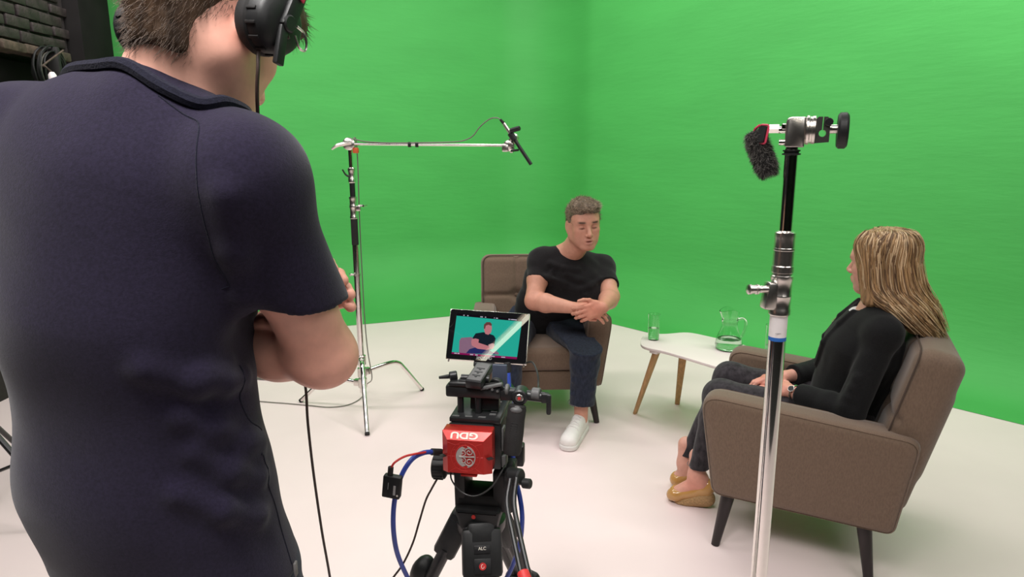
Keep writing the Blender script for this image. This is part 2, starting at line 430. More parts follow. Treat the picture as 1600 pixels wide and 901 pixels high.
# cyclorama: paint line on the floor, flat apron, cove, wall, swept round a curved corner
LA = np.array([-1.327, 5.737]); LD = unit([0.938, 0.356]); RA = np.array([1.011, 5.56]); RD = unit([1.808, -2.086])
_t = np.linalg.solve(np.stack([LD, -RD], 1), RA-LA); CORN = LA+LD*_t[0]
LN = np.array([-LD[1], LD[0]]); RN = np.array([-RD[1], RD[0]])         # away from the room
APRON, COVE, WALL_H = 0.32, 0.62, 3.9
prof = [(0, 0.002), (APRON*0.5, 0.002), (APRON, 0.002)]
for i in range(1, 13):
    a = i/12*PI/2; prof.append((APRON+COVE*math.sin(a), 0.002+COVE*(1-math.cos(a))))
prof += [(APRON+COVE, z) for z in np.linspace(COVE+0.25, WALL_H, 8)]
CR = APRON+COVE+0.10                                                    # wall corner radius
aL = math.atan2(LD[1], LD[0]); aR = math.atan2(RD[1], RD[0]); turn = aL-aR
tl = 0.10*math.tan(turn/2)
path = []                                                               # (point on the paint line, outward normal)
for s in np.linspace(-3.05, _t[0]-tl, 24): path.append((LA+LD*s, LN))
cen = LA+LD*(_t[0]-tl)-LN*0.10
for i in range(1, 20):
    a = aL-turn*i/20; nn = np.array([-math.sin(a), math.cos(a)]); path.append((cen+nn*0.10, nn))
q0 = CORN+RD*tl
for s in np.linspace(0, 7.2, 40): path.append((q0+RD*s, RN))
wob = smooth_noise(3, 2.2)
m_ = MB(); vs = []; fs = []
for i, (p, n) in enumerate(path):
    wk = min(1.0, max(0.0, (i-23)/20.0)); wk = wk*wk*(3-2*wk); kk_ = 1.08+(0.60-1.08)*wk       # the apron is wider on the left side
    for j, (off, z) in enumerate(prof):
        o2 = off*kk_+(0.008*float(wob(np.array([[p[0], p[1], 0.0]]))[0]) if j == 0 else 0)
        vs.append((p[0]+n[0]*o2, p[1]+n[1]*o2, z))
k = len(prof)
for i in range(len(path)-1):
    for j in range(k-1): fs.append((i*k+j, (i+1)*k+j, (i+1)*k+j+1, i*k+j+1))
m_.add(vs, fs); tag(m_.build('wall_back', 'green_paint', angle=60), kind='structure')
# unlit rest of the studio
m_ = MB(); m_.box((-0.25, -4.5, 2.1), (13.5, 0.1, 4.2)); tag(m_.build('wall_behind', 'dark_room'), kind='structure')
m_ = MB(); m_.box((6.5, 2.0, 2.1), (0.1, 13, 4.2)); tag(m_.build('wall_right', 'dark_room'), kind='structure')
m_ = MB(); m_.box((-0.25, 2.2, 4.25), (13.6, 13.6, 0.1)); tag(m_.build('ceiling', 'dark_room'), kind='structure')
# black painted brick wall on the left, running into the room
BW0 = np.array([-2.98, 0.9]); BW1 = np.array([-2.98, 4.86])
wx = -3.0
LEDGE_Z = 2.115
m_ = MB()
m_.box((wx-0.16, 0.4, 3.2), (0.30, 8.9, 2.1))                            # upper wall core
m_.box((wx-0.30, 0.4, 1.08), (0.30, 8.9, 2.16))                          # set-back lower wall
wall = tag(m_.build('wall_left', 'black_mortar'), kind='structure')
rnd = random.Random(5)
bms = []
for vv in range(5):
    b = MB(); b.box((0, 0, 0), (0.05, 0.205, 0.062), bev=0.006+0.002*vv/4, seg=2)
    me_o = b.build('brick', 'black_brick', wall); bms.append(me_o)
first = list(bms)
for row in range(11):
    z = LEDGE_Z+0.085+row*0.074
    y = 2.7+(0.11 if row % 2 else 0.0)
    while y < 4.78:
        if first: o = first.pop()
        else:
            o = rnd.choice(bms).copy(); COL.objects.link(o)
        o.location = (wx-0.012+rnd.uniform(-0.012, 0.006), y+rnd.uniform(-0.008, 0.008), z+rnd.uniform(-0.006, 0.006))
        o.rotation_euler = (rnd.uniform(-.03, .03), rnd.uniform(-.06, .06), rnd.uniform(-.04, .04)); o.scale = (1, rnd.uniform(.88, 1.04), rnd.uniform(.85, 1.10))
        y += 0.216
b = MB(); b.box((0, 0, 0), (0.12, 0.20, 0.055), bev=0.008)
lb = b.build('ledge_brick', 'bare_brick', wall); y = 2.7; ff = True
while y < 4.72:
    o = lb if ff else lb.copy()
    if not ff: COL.objects.link(o)
    ff = False
    o.location = (wx+0.005+rnd.uniform(-.012, .012), y, LEDGE_Z+rnd.uniform(-.004, .004)); o.rotation_euler = (rnd.uniform(-.02, .02), rnd.uniform(-.03, .03), rnd.uniform(-.04, .04))
    y += 0.212
b = MB(); b.box((0, 0, 0), (0.05, 3.0, 0.16), bev=0.006)
pl = b.build('plank', 'black_flat', wall)
for i in range(8):
    o = pl if i == 0 else pl.copy()
    if i: COL.objects.link(o)
    o.location = (wx-0.13+0.01*(i % 2), 3.3, LEDGE_Z-0.13-0.17*i)
m_ = MB(); m_.box((wx-0.18, 4.98, 1.95), (0.56, 0.36, 3.9), bev=0.006)
tag(m_.build('trim_1', 'black_flat'), kind='structure')
# coil of cable hung below the ledge
c0 = U(22, 112, 4.45)
c0[0] = wx+0.04
cc = thing('cable_coil', 'coiled black cable hanging under the brick ledge on the black wall', 'cable', (c0[0], c0[1], c0[2]-0.14))
m_ = MB()
for i in range(9):
    r = 0.11+0.006*(i % 4)+rnd.uniform(-.006, .006)
    pts = [(c0[0]+0.010*i+0.0+rnd.uniform(-.004, .004), c0[1]+r*math.cos(a), c0[2]+r*1.15*math.sin(a)) for a in np.linspace(0, 2*PI, 22)]
    m_.tube(pts, 0.0055, 6, 2)
m_.build('loops', 'black_cable', cc)
m_ = MB(); m_.tube([(c0[0]+0.06, c0[1]+r*math.cos(a), c0[2]+r*1.1*math.sin(a)) for a in np.linspace(0.6, 4.2, 14)], 0.004, 6, 2); m_.build('grey_loop', 'grey_cable', cc)
m_ = MB(); m_.box((c0[0]+.05, c0[1]+0.02, c0[2]+0.02), (0.10, 0.035, 0.26), bev=0.01); m_.build('strap', 'black_rubber', cc)
m_ = MB(); m_.cyl((wx-0.10, c0[1], c0[2]+0.12), (c0[0]+0.09, c0[1], c0[2]+0.12), 0.008); m_.build('hook', 'black_metal', cc)
pc = U(12, 132, 4.30); pc[0] = wx+0.19
pg = thing('power_connector', 'blue and white round power connector hanging by the cable coil', 'connector', (pc[0], pc[1], pc[2]-0.07))
m_ = MB(); m_.lathe([(0.026, -0.07), (0.028, -0.05), (0.028, 0.02), (0.022, 0.03)], pc, n=18); m_.build('body', 'blue_tape', pg)
m_ = MB(); m_.lathe([(0.0225, 0.028), (0.0225, 0.055), (0.012, 0.072)], pc, n=18); m_.build('cable_gland', 'white_tape', pg)
m_ = MB(); m_.tube([pc+np.array([0, 0, .07]), pc+np.array([-.02, -.02, .10]), pc+np.array([-.06, .03, .12]), c0+np.array([.13, .02, .13])], 0.006, 6, 5); m_.build('cord', 'bare_brick', pg)
# ================================================================ armchairs (local: x forward, y to the sitter's left, z up)
def side_outline(pts, r=0.05, n=5):
    """rounded polygon"""
    out = []; N = len(pts)
    for i in range(N):
        p = np.array(pts[i][:2], float); a = np.array(pts[i-1][:2], float); b = np.array(pts[(i+1) % N][:2], float)
        rr = pts[i][2] if len(pts[i]) > 2 else r
        u = (a-p)/np.linalg.norm(a-p); w = (b-p)/np.linalg.norm(b-p)
        rr = min(rr, 0.45*np.linalg.norm(a-p), 0.45*np.linalg.norm(b-p))
        for k in range(n+1):
            t = k/n; out.append(tuple((1-t)**2*(p+u*rr)+2*t*(1-t)*p+t*t*(p+w*rr)))
    return out
def make_armchair(label):
    t = thing('armchair', label, 'armchair', world=False, group='taupe armchairs of the interview set')
    for sy in (1, -1):
        # arm: padded slab, section tapers to the bottom, rolled top
        out = side_outline([(0.345, 0.624, 0.075), (-0.372, 0.565, 0.05), (-0.325, 0.198, 0.03), (0.292, 0.215, 0.035)], n=6)
        S = []; nlev = 9
        prof_y = [(0.0, 0.30), (0.004, 0.10), (0.03, 0.0)]
        vs = []; fs = []; n = len(out); cxy = np.mean(out, 0)
        W = 0.135
        lev = [(-1, 0.050), (-0.93, 0.020), (-0.75, 0.004), (-0.35, 0.0), (0.35, 0.0), (0.75, 0.004), (0.93, 0.020), (1, 0.050)]
        for (s, ins) in lev:
            for p in out:
                d = cxy-np.array(p); L = np.linalg.norm(d); q = np.array(p)+d/L*ins
                zz = q[1]; h01 = np.clip((zz-0.2)/0.42, 0, 1)
                outer = 0.335+0.05*h01**0.8
                yc = outer-W/2; y = yc+s*W/2
                vs.append((q[0], sy*y, zz))
        for j in range(len(lev)-1):
            for i in range(n): fs.append((j*n+i, j*n+(i+1) % n, (j+1)*n+(i+1) % n, (j+1)*n+i))
        fs.append(tuple(range(n))); fs.append(tuple((len(lev)-1)*n+i for i in range(n)))
        m = MB().add(vs, fs); arm = m.build('arm', 'taupe_fabric', t, angle=50)
        for s in (-0.86, 0.86):                                          # piped seams round the arm
            pts = []
            for p in out:
                d = cxy-np.array(p); L = np.linalg.norm(d); q = np.array(p)+d/L*0.0095
                h01 = np.clip((q[1]-0.2)/0.42, 0, 1); y = 0.335+0.05*h01**0.8-W/2+s*W/2
                pts.append((q[0], sy*y, q[1]))
            MB().tube(pts+[pts[0]], 0.0020, 5, 1).build('piping', 'taupe_fabric', arm)
    MB().box((0.0, 0, 0.262), (0.60, 0.52, 0.115), bev=0.015).build('seat_base', 'taupe_fabric', t)
    # seat cushion, crowned
    S = SDF(); S.box((0.03, 0, 0.385), (0.295, 0.252, 0.065), r=0.035, k=0)
    S.ell((0.02, 0, 0.40), (0.27, 0.22, 0.065), k=0.03)
    cu = sdf_obj('seat_cushion', S, 0.011, 'taupe_fabric', t)
    MB().tube([(0.318, y, 0.425) for y in np.linspace(-0.235, 0.235, 6)], 0.003, 5, 1).build('piping', 'taupe_seam', cu)
    # backrest: reclined tufted slab
    S = SDF()
    lo = np.array([-0.275, 0, 0.40]); hi = np.array([-0.385, 0, 0.86]); up = unit(hi-lo); nf = np.array([up[2], 0, -up[0]])
    R = np.stack([nf, [0, 1, 0], up], 1)
    mid = (lo+hi)/2; half = np.linalg.norm(hi-lo)/2
    S.box(mid-nf*0.02+up*0.0, (0.075, 0.335, half), R, r=0.055, k=0)
    S.box(mid-nf*0.03-up*0.12, (0.07, 0.30, half), R, r=0.04, k=0.03)
    S.func(lambda P, d: d+0.010*np.exp(-(((P-mid) @ up+0.02)/0.014)**2)*((P-mid) @ nf > 0.02)+0.008*sum(np.exp(-((P[:, 1]-s*0.115)/0.012)**2) for s in (-1, 1))*((P-mid) @ nf > 0.02))
    for s in (-1, 1): S.ell(mid+nf*0.062+np.array([0, s*0.115, 0])-up*0.02, (0.022, 0.03, 0.03), R, k=0.03, op='s')
    bk = sdf_obj('backrest', S, 0.009, 'taupe_fabric', t)
    for s in (-1, 1): MB().ball(mid+nf*0.036+np.array([0, s*0.115, 0])-up*0.02, (0.006, 0.012, 0.012), R).build('button', 'taupe_fabric', bk)
    # piping round the back's front edge
    pts = []
    for (y, z) in side_outline([(0.322, -half+0.06, .05), (0.322, half-0.012, .06), (-0.322, half-0.012, .06), (-0.322, -half+0.06, .05)], n=5):
        pts.append(mid+nf*0.045+np.array([0, y, 0])+up*z)
    MB().tube(pts+[pts[0]], 0.003, 5, 1).build('piping', 'taupe_seam', bk)
    for sx, sy, bx in ((1, 1, .265), (1, -1, .265), (-1, 1, -.262), (-1, -1, -.262)):
        MB().cyl((bx, sy*0.315, 0), (bx-sx*0.035, sy*0.27, 0.225), 0.0155, 0.027, n=18).build('leg', 'dark_wood', t)
    return t
CH_R = (1.158, 2.514); CH_R_F = np.array([-0.8976, 0.4408, 0]); CH_R_L = np.array([-0.4408, -0.8976, 0])
CH_L = (0.150, 3.80)
ch = make_armchair('taupe upholstered armchair facing the camera with man seated in it')
ch.location = (*CH_L, 0); ch.rotation_euler = (0, 0, -PI/2+math.radians(1.5))
ch2 = copy_tree(ch); ch2['label'] = 'taupe upholstered armchair seen from the side with blonde woman in it'
ch2.location = (*CH_R, 0); ch2.rotation_euler = (0, 0, math.atan2(CH_R_F[1], CH_R_F[0]))
def CR_(x, y, z): return np.array([CH_R[0], CH_R[1], 0])+x*CH_R_F+y*CH_R_L+np.array([0, 0, z])

# ================================================================ coffee table
TZ = 0.43
tb = thing('coffee_table', 'white organic-shaped coffee table with splayed oak legs between the armchairs', 'table', (1.05, 3.45, 0))
ol = [UF(1001, 532, TZ), UF(1008, 522, TZ), UF(1040, 521, TZ), UF(1075, 519, TZ), UF(1112, 526, TZ), UF(1150, 535, TZ), UF(1192, 546, TZ)]
ol += [np.array([1.47, 3.42, TZ]), np.array([1.50, 3.22, TZ]), np.array([1.40, 3.02, TZ]), np.array([1.22, 3.00, TZ]), UF(1135, 577, TZ), UF(1085, 562, TZ), UF(1040, 549, TZ), UF(1006, 541, TZ)]
sm = catmull(ol+[ol[0], ol[1]], 5)[:-5]
MB().prism([(p[0], p[1]) for p in sm[:-1]], 0.016, (0, 0, TZ-0.008), bev=0.004).build('table_top', 'white_laminate', tb)
for top, bot in ((np.array([0.80, 3.57, TZ-.02]), UF(992, 646)), (np.array([0.955, 3.60, TZ-.02]), UF(1058, 631)), (np.array([1.40, 3.30, TZ-.02]), np.array([1.55, 3.34, 0])), (np.array([1.25, 3.10, TZ-.02]), np.array([1.20, 2.98, 0]))):
    d = unit(bot-top); Rz = basis([d[1], -d[0], 0], -d)
    L = np.linalg.norm(bot-top)
    MB().box((top+bot)/2, (0.045, 0.026, L), Rz, bev=0.005, taper=0.62).build('leg', 'oak', tb)
    MB().box((top[0], top[1], TZ-0.022), (0.075, 0.05, 0.018), basis([d[1], -d[0], 0], [0, 0, 1]), bev=0.004).build('leg_bracket', 'white_laminate', tb)

def tumbler(c, r, hgt, wz, label):
    t = thing('water_glass', label, 'glass', c, group='water glasses on the coffee table')
    MB().lathe([(0.001, 0.0), (r*0.86, 0), (r*0.9, 0.003), (r, hgt), (r-0.0022, hgt), (r*0.9-0.0022, 0.012), (0.001, 0.010)], c, n=28, cap=False).build('tumbler', 'glass', t)
    ri = lambda z: r*0.9-0.0024+(r*0.1)*z/hgt
    MB().lathe([(0.001, 0.0105), (ri(.012)-.0002, 0.0125), (ri(wz)-.0002, wz), (0.001, wz)], c, n=28, cap=False).build('water', 'water', t)
tumbler(UF(1021, 530, TZ), 0.034, 0.150, 0.070, 'tall glass half full of water at the left end of the coffee table')
tumbler(np.array([1.39, 3.47, TZ]), 0.034, 0.150, 0.040, 'second water glass on the coffee table, mostly hidden behind the stand pole')
jc = UF(1138, 545, TZ)
jg = thing('water_jug', 'rounded glass water jug with handle standing on the white coffee table', 'jug', jc)
jp = [(0.001, 0), (0.062, 0), (0.070, 0.010), (0.073, 0.028), (0.067, 0.060), (0.049, 0.105), (0.040, 0.135), (0.041, 0.150), (0.045, 0.157), (0.041, 0.166), (0.043, 0.176), (0.048, 0.200), (0.0455, 0.200), (0.0405, 0.176), (0.0385, 0.166), (0.038, 0.140), (0.047, 0.105), (0.065, 0.060), (0.0705, 0.030), (0.067, 0.014), (0.001, 0.012)]
m_ = MB(); m_.lathe(jp, jc, n=36, cap=False)
vv = []
for v in m_.v:                                                          # pull the rim out into a spout on the left and raise it
    p = np.array(v); z = p[2]-jc[2]
    if z > 0.17:
        t = (z-0.17)/0.03; a = (p[0]-jc[0])/0.05
        p[2] += t*0.028*math.exp(-((a+0.1)/0.9)**2); p[0] -= t*0.012*max(0, -a)**2
    vv.append(tuple(p))
m_.v = vv; m_.build('jug_body', 'glass', jg, angle=70)
MB().tube([jc+np.array(p) for p in ((0.044, -.005, 0.168), (0.066, -.008, 0.172), (0.082, -.01, 0.155), (0.080, -.01, 0.115), (0.068, -.008, 0.075), (0.060, -.006, 0.070))], [0.006, 0.007, 0.0065, 0.006, 0.0055, 0.004], 10, 6).build('handle', 'glass', jg)
MB().lathe([(0.001, 0.0124), (0.0665, 0.0144), (0.0702, 0.030), (0.0636, 0.0600), (0.001, 0.0600)], jc, n=36, cap=False).build('water', 'water', jg)
# ================================================================ chrome stands
def knob_T(m, c, d, L=0.05):
    """T-handle pointing along d"""
    d = unit(d); m.cyl(c, c+d*L*0.6, 0.006, n=12); e = axis_basis(d)[:, 0]
    m.cyl(c+d*L*0.6-e*0.022, c+d*L*0.6+e*0.022, 0.006, n=12)
def gobo_head(m, c, ax, r=0.028, th=0.045):
    ax = unit(ax); m.lathe([(r*0.7, -th/2), (r, -th/2+0.006), (r, -0.003), (r*0.9, -0.003), (r*0.9, 0.003), (r, 0.003), (r, th/2-0.006), (r*0.7, th/2)], c, axis_basis(ax), 20)
# --- back stand with boom
SB = np.array([-0.885, 3.775, 0.0]); 
st = thing('c_stand', 'chrome stand with turtle legs holding a horizontal boom arm, behind the operator', 'stand', SB, group='chrome grip stands')
feet = [np.array([-0.783, 3.384, 0.0]), np.array([-0.579, 4.069, 0.0]), np.array([-1.289, 3.879, 0.0])]
for i, ft in enumerate(feet):
    u = unit(ft-SB); z0 = (0.30, 0.225, 0.16)[i]; L = np.linalg.norm(ft-SB)
    pts = [SB+u*0.02+[0, 0, z0], SB+u*L*0.45+[0, 0, z0+0.012], SB+u*L*0.60+[0, 0, z0-0.002], SB+u*L*0.70+[0, 0, z0*0.80], SB+u*L+[0, 0, 0.012]]
    if i == 0: pts = [SB+u*0.02+[0, 0, z0], SB+u*L*0.22+[0, 0, z0+0.005], SB+u*L*0.36+[0, 0, z0-0.03], SB+u*L*0.6+[0, 0, z0*0.56], SB+u*L+[0, 0, 0.012]]
    lg = MB().tube(pts, 0.0125, 12, 8).build('leg', 'chrome', st)
    d = unit(pts[-1]-pts[-2])
    MB().cyl(pts[-1]-d*0.004, pts[-1]+d*0.008, 0.0135, n=12).build('foot_cap', 'black_rubber', lg)
    m_ = MB(); m_.lathe([(0.020, z0-0.030), (0.026, z0-0.026), (0.026, z0+0.026), (0.020, z0+0.030)], SB, n=18); m_.box(SB+u*0.028+[0, 0, z0], (0.05, 0.034, 0.04), basis(u, [0, 0, 1]), bev=0.006); m_.build('leg_collar', 'satin_metal', st)
zt = 1.475
MB().cyl(SB+[0, 0, .10], SB+[0, 0, .98], 0.0175, n=20).build('lower_column', 'chrome', st)
MB().cyl(SB+[0, 0, .98], SB+[0, 0, 1.13], 0.0195, n=20).build('foam_sleeve', 'black_rubber', st)
MB().cyl(SB+[0, 0, 1.13], SB+[0, 0, 1.34], 0.0150, n=20).build('upper_column', 'black_metal', st)
MB().cyl(SB+[0, 0, 1.34], SB+[0, -.006, 1.525], 0.0115, n=20).build('top_riser', 'chrome', st)
m_ = MB(); m_.lathe([(0.018, 1.125), (0.022, 1.13), (0.022, 1.14), (0.0195, 1.145), (0.0195, 1.185), (0.022, 1.19), (0.022, 1.20), (0.0195, 1.205), (0.0195, 1.235), (0.022, 1.24), (0.021, 1.25)], SB, n=20); m_.build('collar', 'satin_metal', st)
m_ = MB(); m_.lathe([(0.016, 1.325), (0.020, 1.33), (0.020, 1.35), (0.0175, 1.355), (0.0175, 1.385), (0.020, 1.39), (0.020, 1.405), (0.014, 1.41)], SB, n=20); m_.build('collar', 'satin_metal', st)
m_ = MB(); m_.box(SB+[0.026, 0, 1.185], (0.03, 0.02, 0.03), bev=0.004); knob_T(m_, SB+[0.03, 0, 1.20], [1, -.2, 0], 0.06); m_.build('lock_knob', 'satin_metal', st)
m_ = MB(); m_.tube([SB+[-0.012, -.01, 1.36], SB+[-0.030, -.015, 1.372], SB+[-0.045, -.02, 1.40]], [.006, .005, .004], 8, 4); m_.build('lock_knob', 'black_metal', st)
m_ = MB(); m_.lathe([(0.019, .80), (0.021, .80), (0.021, .815), (0.019, .815)], SB, n=20); knob_T(m_, SB+[-0.015, -.01, .81], [-1, -.3, .1], 0.035); m_.build('lock_ring', 'satin_metal', st)
hd = SB+np.array([0.0, -0.015, 1.537])
m_ = MB(); gobo_head(m_, hd, [0, 1, 0], 0.034, 0.05); m_.build('grip_head', 'satin_metal', st)
m_ = MB(); m_.cyl(hd+[0, -.025, 0], hd+[-.0, -.045, 0], 0.008, n=12); m_.tube([hd+[0.02, -.045, .006], hd+[-.02, -.05, 0.0], hd+[-.055, -.05, -.008], hd+[-.085, -.05, -.028]], [.010, .012, .010, .006], 8, 5); m_.build('lever_handle', 'satin_metal', st)
m_ = MB(); m_.box(hd+[0.035, -.01, -.035], (0.03, 0.03, 0.03), bev=0.005); m_.build('stop_block', 'orange_plastic', st)
be = np.array([-0.02, 3.72, 1.524]); bs = hd+np.array([-0.03, -.012, 0.0])
arm = MB().cyl(bs, be, 0.0072, n=16).build('boom_arm', 'chrome', st)
bd = unit(be-bs)
for s in (0.355, 0.395): MB().cyl(bs+bd*s, bs+bd*(s+0.015), 0.0145, n=14).build('cable_clip', 'black_rubber', arm)
m_ = MB(); gobo_head(m_, be+bd*0.01, [0.25, 1, 0.1], 0.030, 0.045); m_.box(be+bd*-.012+[0, 0, -.012], (0.04, 0.045, 0.045), bev=0.008); m_.build('grip_head', 'satin_metal', st)
m_ = MB(); gobo_head(m_, be+np.array([0.035, -.01, 0.035]), [0.2, .6, 0.7], 0.026, 0.04); m_.cyl(be+np.array([0.015, -.03, -.03]), be+np.array([0.03, -.035, -.03]), .010); m_.build('swivel', 'satin_metal', st)
m_ = MB(); knob_T(m_, be+np.array([0.03, -.03, -.02]), [0.4, -1, -.3], 0.04); m_.build('lock_knob', 'black_metal', st)
# shotgun mic
ma = U(792, 200, 3.68); mb = U(830, 257, 3.66); md = unit(mb-ma)
mc = thing('shotgun_microphone', 'slim black shotgun microphone angled down at the end of the boom arm', 'microphone', ma)
m_ = MB(); m_.cyl(ma+md*0.03, mb, 0.0098, n=16, bev=0.002); m_.build('interference_tube', 'black_metal', mc)
m_ = MB(); m_.cyl(ma+md*-.03, ma+md*0.035, 0.0105, n=16, bev=0.002); m_.build('mic_body', 'satin_metal', mc)
m_ = MB(); m_.cyl(U(798, 204, 3.66), U(812, 200, 3.63), 0.013, n=14, bev=0.003); m_.build('clamp_knob', 'black_plastic', mc)
m_ = MB(); m_.lathe([(0.0125, 0.03), (0.017, 0.032), (0.017, 0.075), (0.0125, 0.077)], ma, axis_basis(md), 16); m_.build('mic_clip', 'black_plastic', mc)
pk = U(784, 190, 3.68)
m_ = MB(); m_.cyl(ma-md*0.03, pk+[-.008, 0, .012], 0.009, 0.006, n=12); m_.build('plug', 'black_rubber', mc)
cb = [pk+[-.006, 0, .01], U(776, 184, 3.69), U(765, 186, 3.70), U(750, 198, 3.71), U(738, 213, 3.715), U(722, 220, 3.72), U(700, 222, 3.725), U(640, 223, 3.73), U(600, 223, 3.735), U(570, 221, 3.74), U(553, 217, 3.745), hd+[.03, .035, .02], SB+[.03, .03, 1.40], SB+[.026, .022, 1.1], SB+[.026, .022, .6], SB+[.035, .02, .35], SB+[.05, .03, .18], UF(574, 612)+[0, 0, .05], UF(566, 622)+[0, 0, .010], UF(545, 633)+[0, 0, .005], UF(515, 637)+[0, 0, .005], UF(480, 634)+[0, 0, .005], UF(432, 630)+[0, 0, .005], UF(380, 628)+[0, 0, .005], UF(300, 640)+[0, 0, .005]]
tag(MB().tube(cb, 0.0032, 6, 6).build('microphone_cable', 'grey_cable'), 'thin grey microphone cable running along the boom and down to the floor', 'cable')
lp = [UF(360, 590), UF(415, 594), UF(440, 595), UF(462, 589), UF(480, 584)]
tag(MB().tube([p+[0, 0, .005] for p in lp], 0.004, 6, 6).build('floor_cable', 'grey_cable'), 'thin cable lying on the white floor behind the operator, far strand', 'cable')
lp = [UF(400, 575), UF(418, 573), UF(430, 582), UF(428, 590), UF(412, 593), UF(395, 590), UF(330, 585)]
tag(MB().tube([p+[0, 0, .005] for p in lp], 0.004, 6, 6).build('floor_cable', 'grey_cable'), 'small loop of thin cable on the white floor by the operator elbow', 'cable')

# --- near stand with furry mic
NS = np.array([0.552, 1.35, 0.0])
ns = thing('c_stand', 'chrome stand in the foreground with grip head and furry microphone on top', 'stand', NS, group='chrome grip stands')
for i, a in enumerate((80, 200, 320)):
    u = np.array([math.cos(math.radians(a)), math.sin(math.radians(a)), 0]); z0 = (0.16, 0.225, 0.30)[i]; L = 0.42
    lg = MB().tube([NS+u*0.02+[0, 0, z0], NS+u*L*.45+[0, 0, z0+.012], NS+u*L*.62+[0, 0, z0-.004], NS+u*L*.72+[0, 0, z0*.78], NS+u*L+[0, 0, .012]], 0.0125, 12, 8).build('leg', 'chrome', ns)
    m_ = MB(); m_.lathe([(0.020, z0-.03), (0.027, z0-.026), (0.027, z0+.026), (0.020, z0+.03)], NS, n=18); m_.build('leg_collar', 'satin_metal', ns)
lc = MB().cyl(NS+[0, 0, .10], NS+[0, 0, 1.172], 0.0172, n=28).build('lower_column', 'chrome', ns)
MB().cyl(NS+[0, 0, 1.118], NS+[0, 0, 1.167], 0.0176, n=28).build('paper_tape', 'white_tape', lc)
MB().cyl(NS+[0, 0, 1.110], NS+[0, 0, 1.118], 0.0177, n=28).build('blue_tape', 'blue_tape', lc)
m_ = MB(); m_.box(NS+[-.006, -.0175, 1.128], (0.012, 0.0008, 0.0010)); m_.build('tape_print', 'grey_print', lc)
col_p = [(0.0185, 1.163), (0.0215, 1.166), (0.0215, 1.176), (0.0205, 1.178), (0.0205, 1.202), (0.0212, 1.203), (0.0212, 1.206), (0.0205, 1.207), (0.0205, 1.236), (0.0217, 1.238), (0.0217, 1.246), (0.0195, 1.248), (0.0195, 1.252), (0.0215, 1.254), (0.0215, 1.266), (0.0200, 1.268), (0.0200, 1.298), (0.0208, 1.299), (0.0208, 1.303), (0.0200, 1.304), (0.0195, 1.322), (0.0200, 1.324), (0.0200, 1.334), (0.0140, 1.338)]
m_ = MB(); m_.lathe(col_p, NS, n=28); m_.box(NS+[-.020, -.004, 1.205], (0.034, 0.026, 0.058), basis([1, .2, 0], [0.12, 0, 1]), bev=0.006); cl = m_.build('collar', 'satin_metal', ns)
m_ = MB(); kd = unit([-1, -.18, .03]); k0 = NS+np.array([-.028, -.01, 1.220])
m_.lathe([(0.0075, 0), (0.0075, 0.018), (0.006, 0.020), (0.006, 0.024), (0.0105, 0.025), (0.0105, 0.030), (0.009, 0.031), (0.009, 0.040), (0.0105, 0.041), (0.0105, 0.046), (0.007, 0.048)], k0, axis_basis(kd), 20); m_.build('lock_knob', 'satin_metal', cl)
MB().cyl(NS+[0, 0, 1.33], NS+[0, 0, 1.500], 0.0125, n=28).build('riser', 'chrome', ns)
m_ = MB(); m_.lathe([(0.0128, 1.487), (0.0175, 1.488), (0.0175, 1.4905), (0.014, 1.491), (0.014, 1.494), (0.0165, 1.4945), (0.0165, 1.497), (0.011, 1.498), (0.011, 1.502)], NS, n=24); m_.build('top_rings', 'black_metal', ns)
gh = thing('grip_head', 'chrome grip head with black round knob on top of the foreground stand', 'grip head', NS+[0, 0, 1.50])
g0 = NS+np.array([0.002, 0, 1.532])
GR = np.stack([unit([.926, -.378, 0]), unit([.378, .926, 0]), [0, 0, 1.]], 1)
def G_(x, y, z): return g0+GR @ np.array([x, y, z])
GP = np.stack([GR[:, 0], GR[:, 2], -GR[:, 1]], 1)
m_ = MB(); m_.prism(side_outline([(-0.016, 0.028, .012), (0.020, 0.028, .003), (0.020, -0.030, .003), (-0.016, -0.030, .006)]), 0.042, g0, GP, bev=0.003); m_.build('socket_block', 'satin_metal', gh)
m_ = MB(); m_.lathe([(0.026, 0), (0.028, 0.002), (0.028, 0.006), (0.026, 0.008), (0.026, 0.011), (0.027, 0.012), (0.027, 0.017), (0.024, 0.019)], G_(0.020, 0, 0.003), axis_basis(GR[:, 0]), 28); m_.build('friction_discs', 'satin_metal', gh)
hole = [(.050+.0065*math.cos(a), -.004+.0065*math.sin(a)) for a in np.linspace(PI/2+.18, PI/2+2*PI-.18, 18)]
m_ = MB(); m_.prism([(.0490, .027), (.0415, .027), (.037, .022), (.037, -.0225), (.0625, -.0205), (.0625, .018), (.058, .0265), (.0510, .027)]+hole[::-1], 0.040, g0, GP); jaw = m_.build('clamp_jaw', 'satin_metal', gh)
m_ = MB(); m_.cyl(G_(.0600, -.019, .017), G_(.0600, -.026, .017), .0075, n=14, bev=.001); m_.build('jaw_screw', 'black_metal', jaw)
m_ = MB(); m_.cyl(G_(.058, 0, .004), G_(.078, 0, .004), .0085, n=16); m_.build('spindle', 'satin_metal', gh)
kp = [(0.010, 0), (0.030, 0), (0.034, 0.004), (0.034, 0.015), (0.030, 0.019), (0.008, 0.019)]
m_ = MB(); m_.lathe(kp, G_(.076, 0, .001), axis_basis(GR[:, 0]), 12); m_.build('tightening_knob', 'black_plastic', gh, 40)
m_ = MB(); m_.cyl(G_(-.014, -.005, .004), G_(-.030, -.005, .004), .007, n=14); m_.cyl(G_(-.014, -.012, -.020), G_(-.026, -.012, -.020), .006, n=12); m_.cyl(G_(-.014, .012, -.020), G_(-.024, .012, -.020), .006, n=12); m_.box(G_(-.018, 0, .010), (.012, .03, .012), GR, bev=.003); m_.build('side_screws', 'chrome', gh)
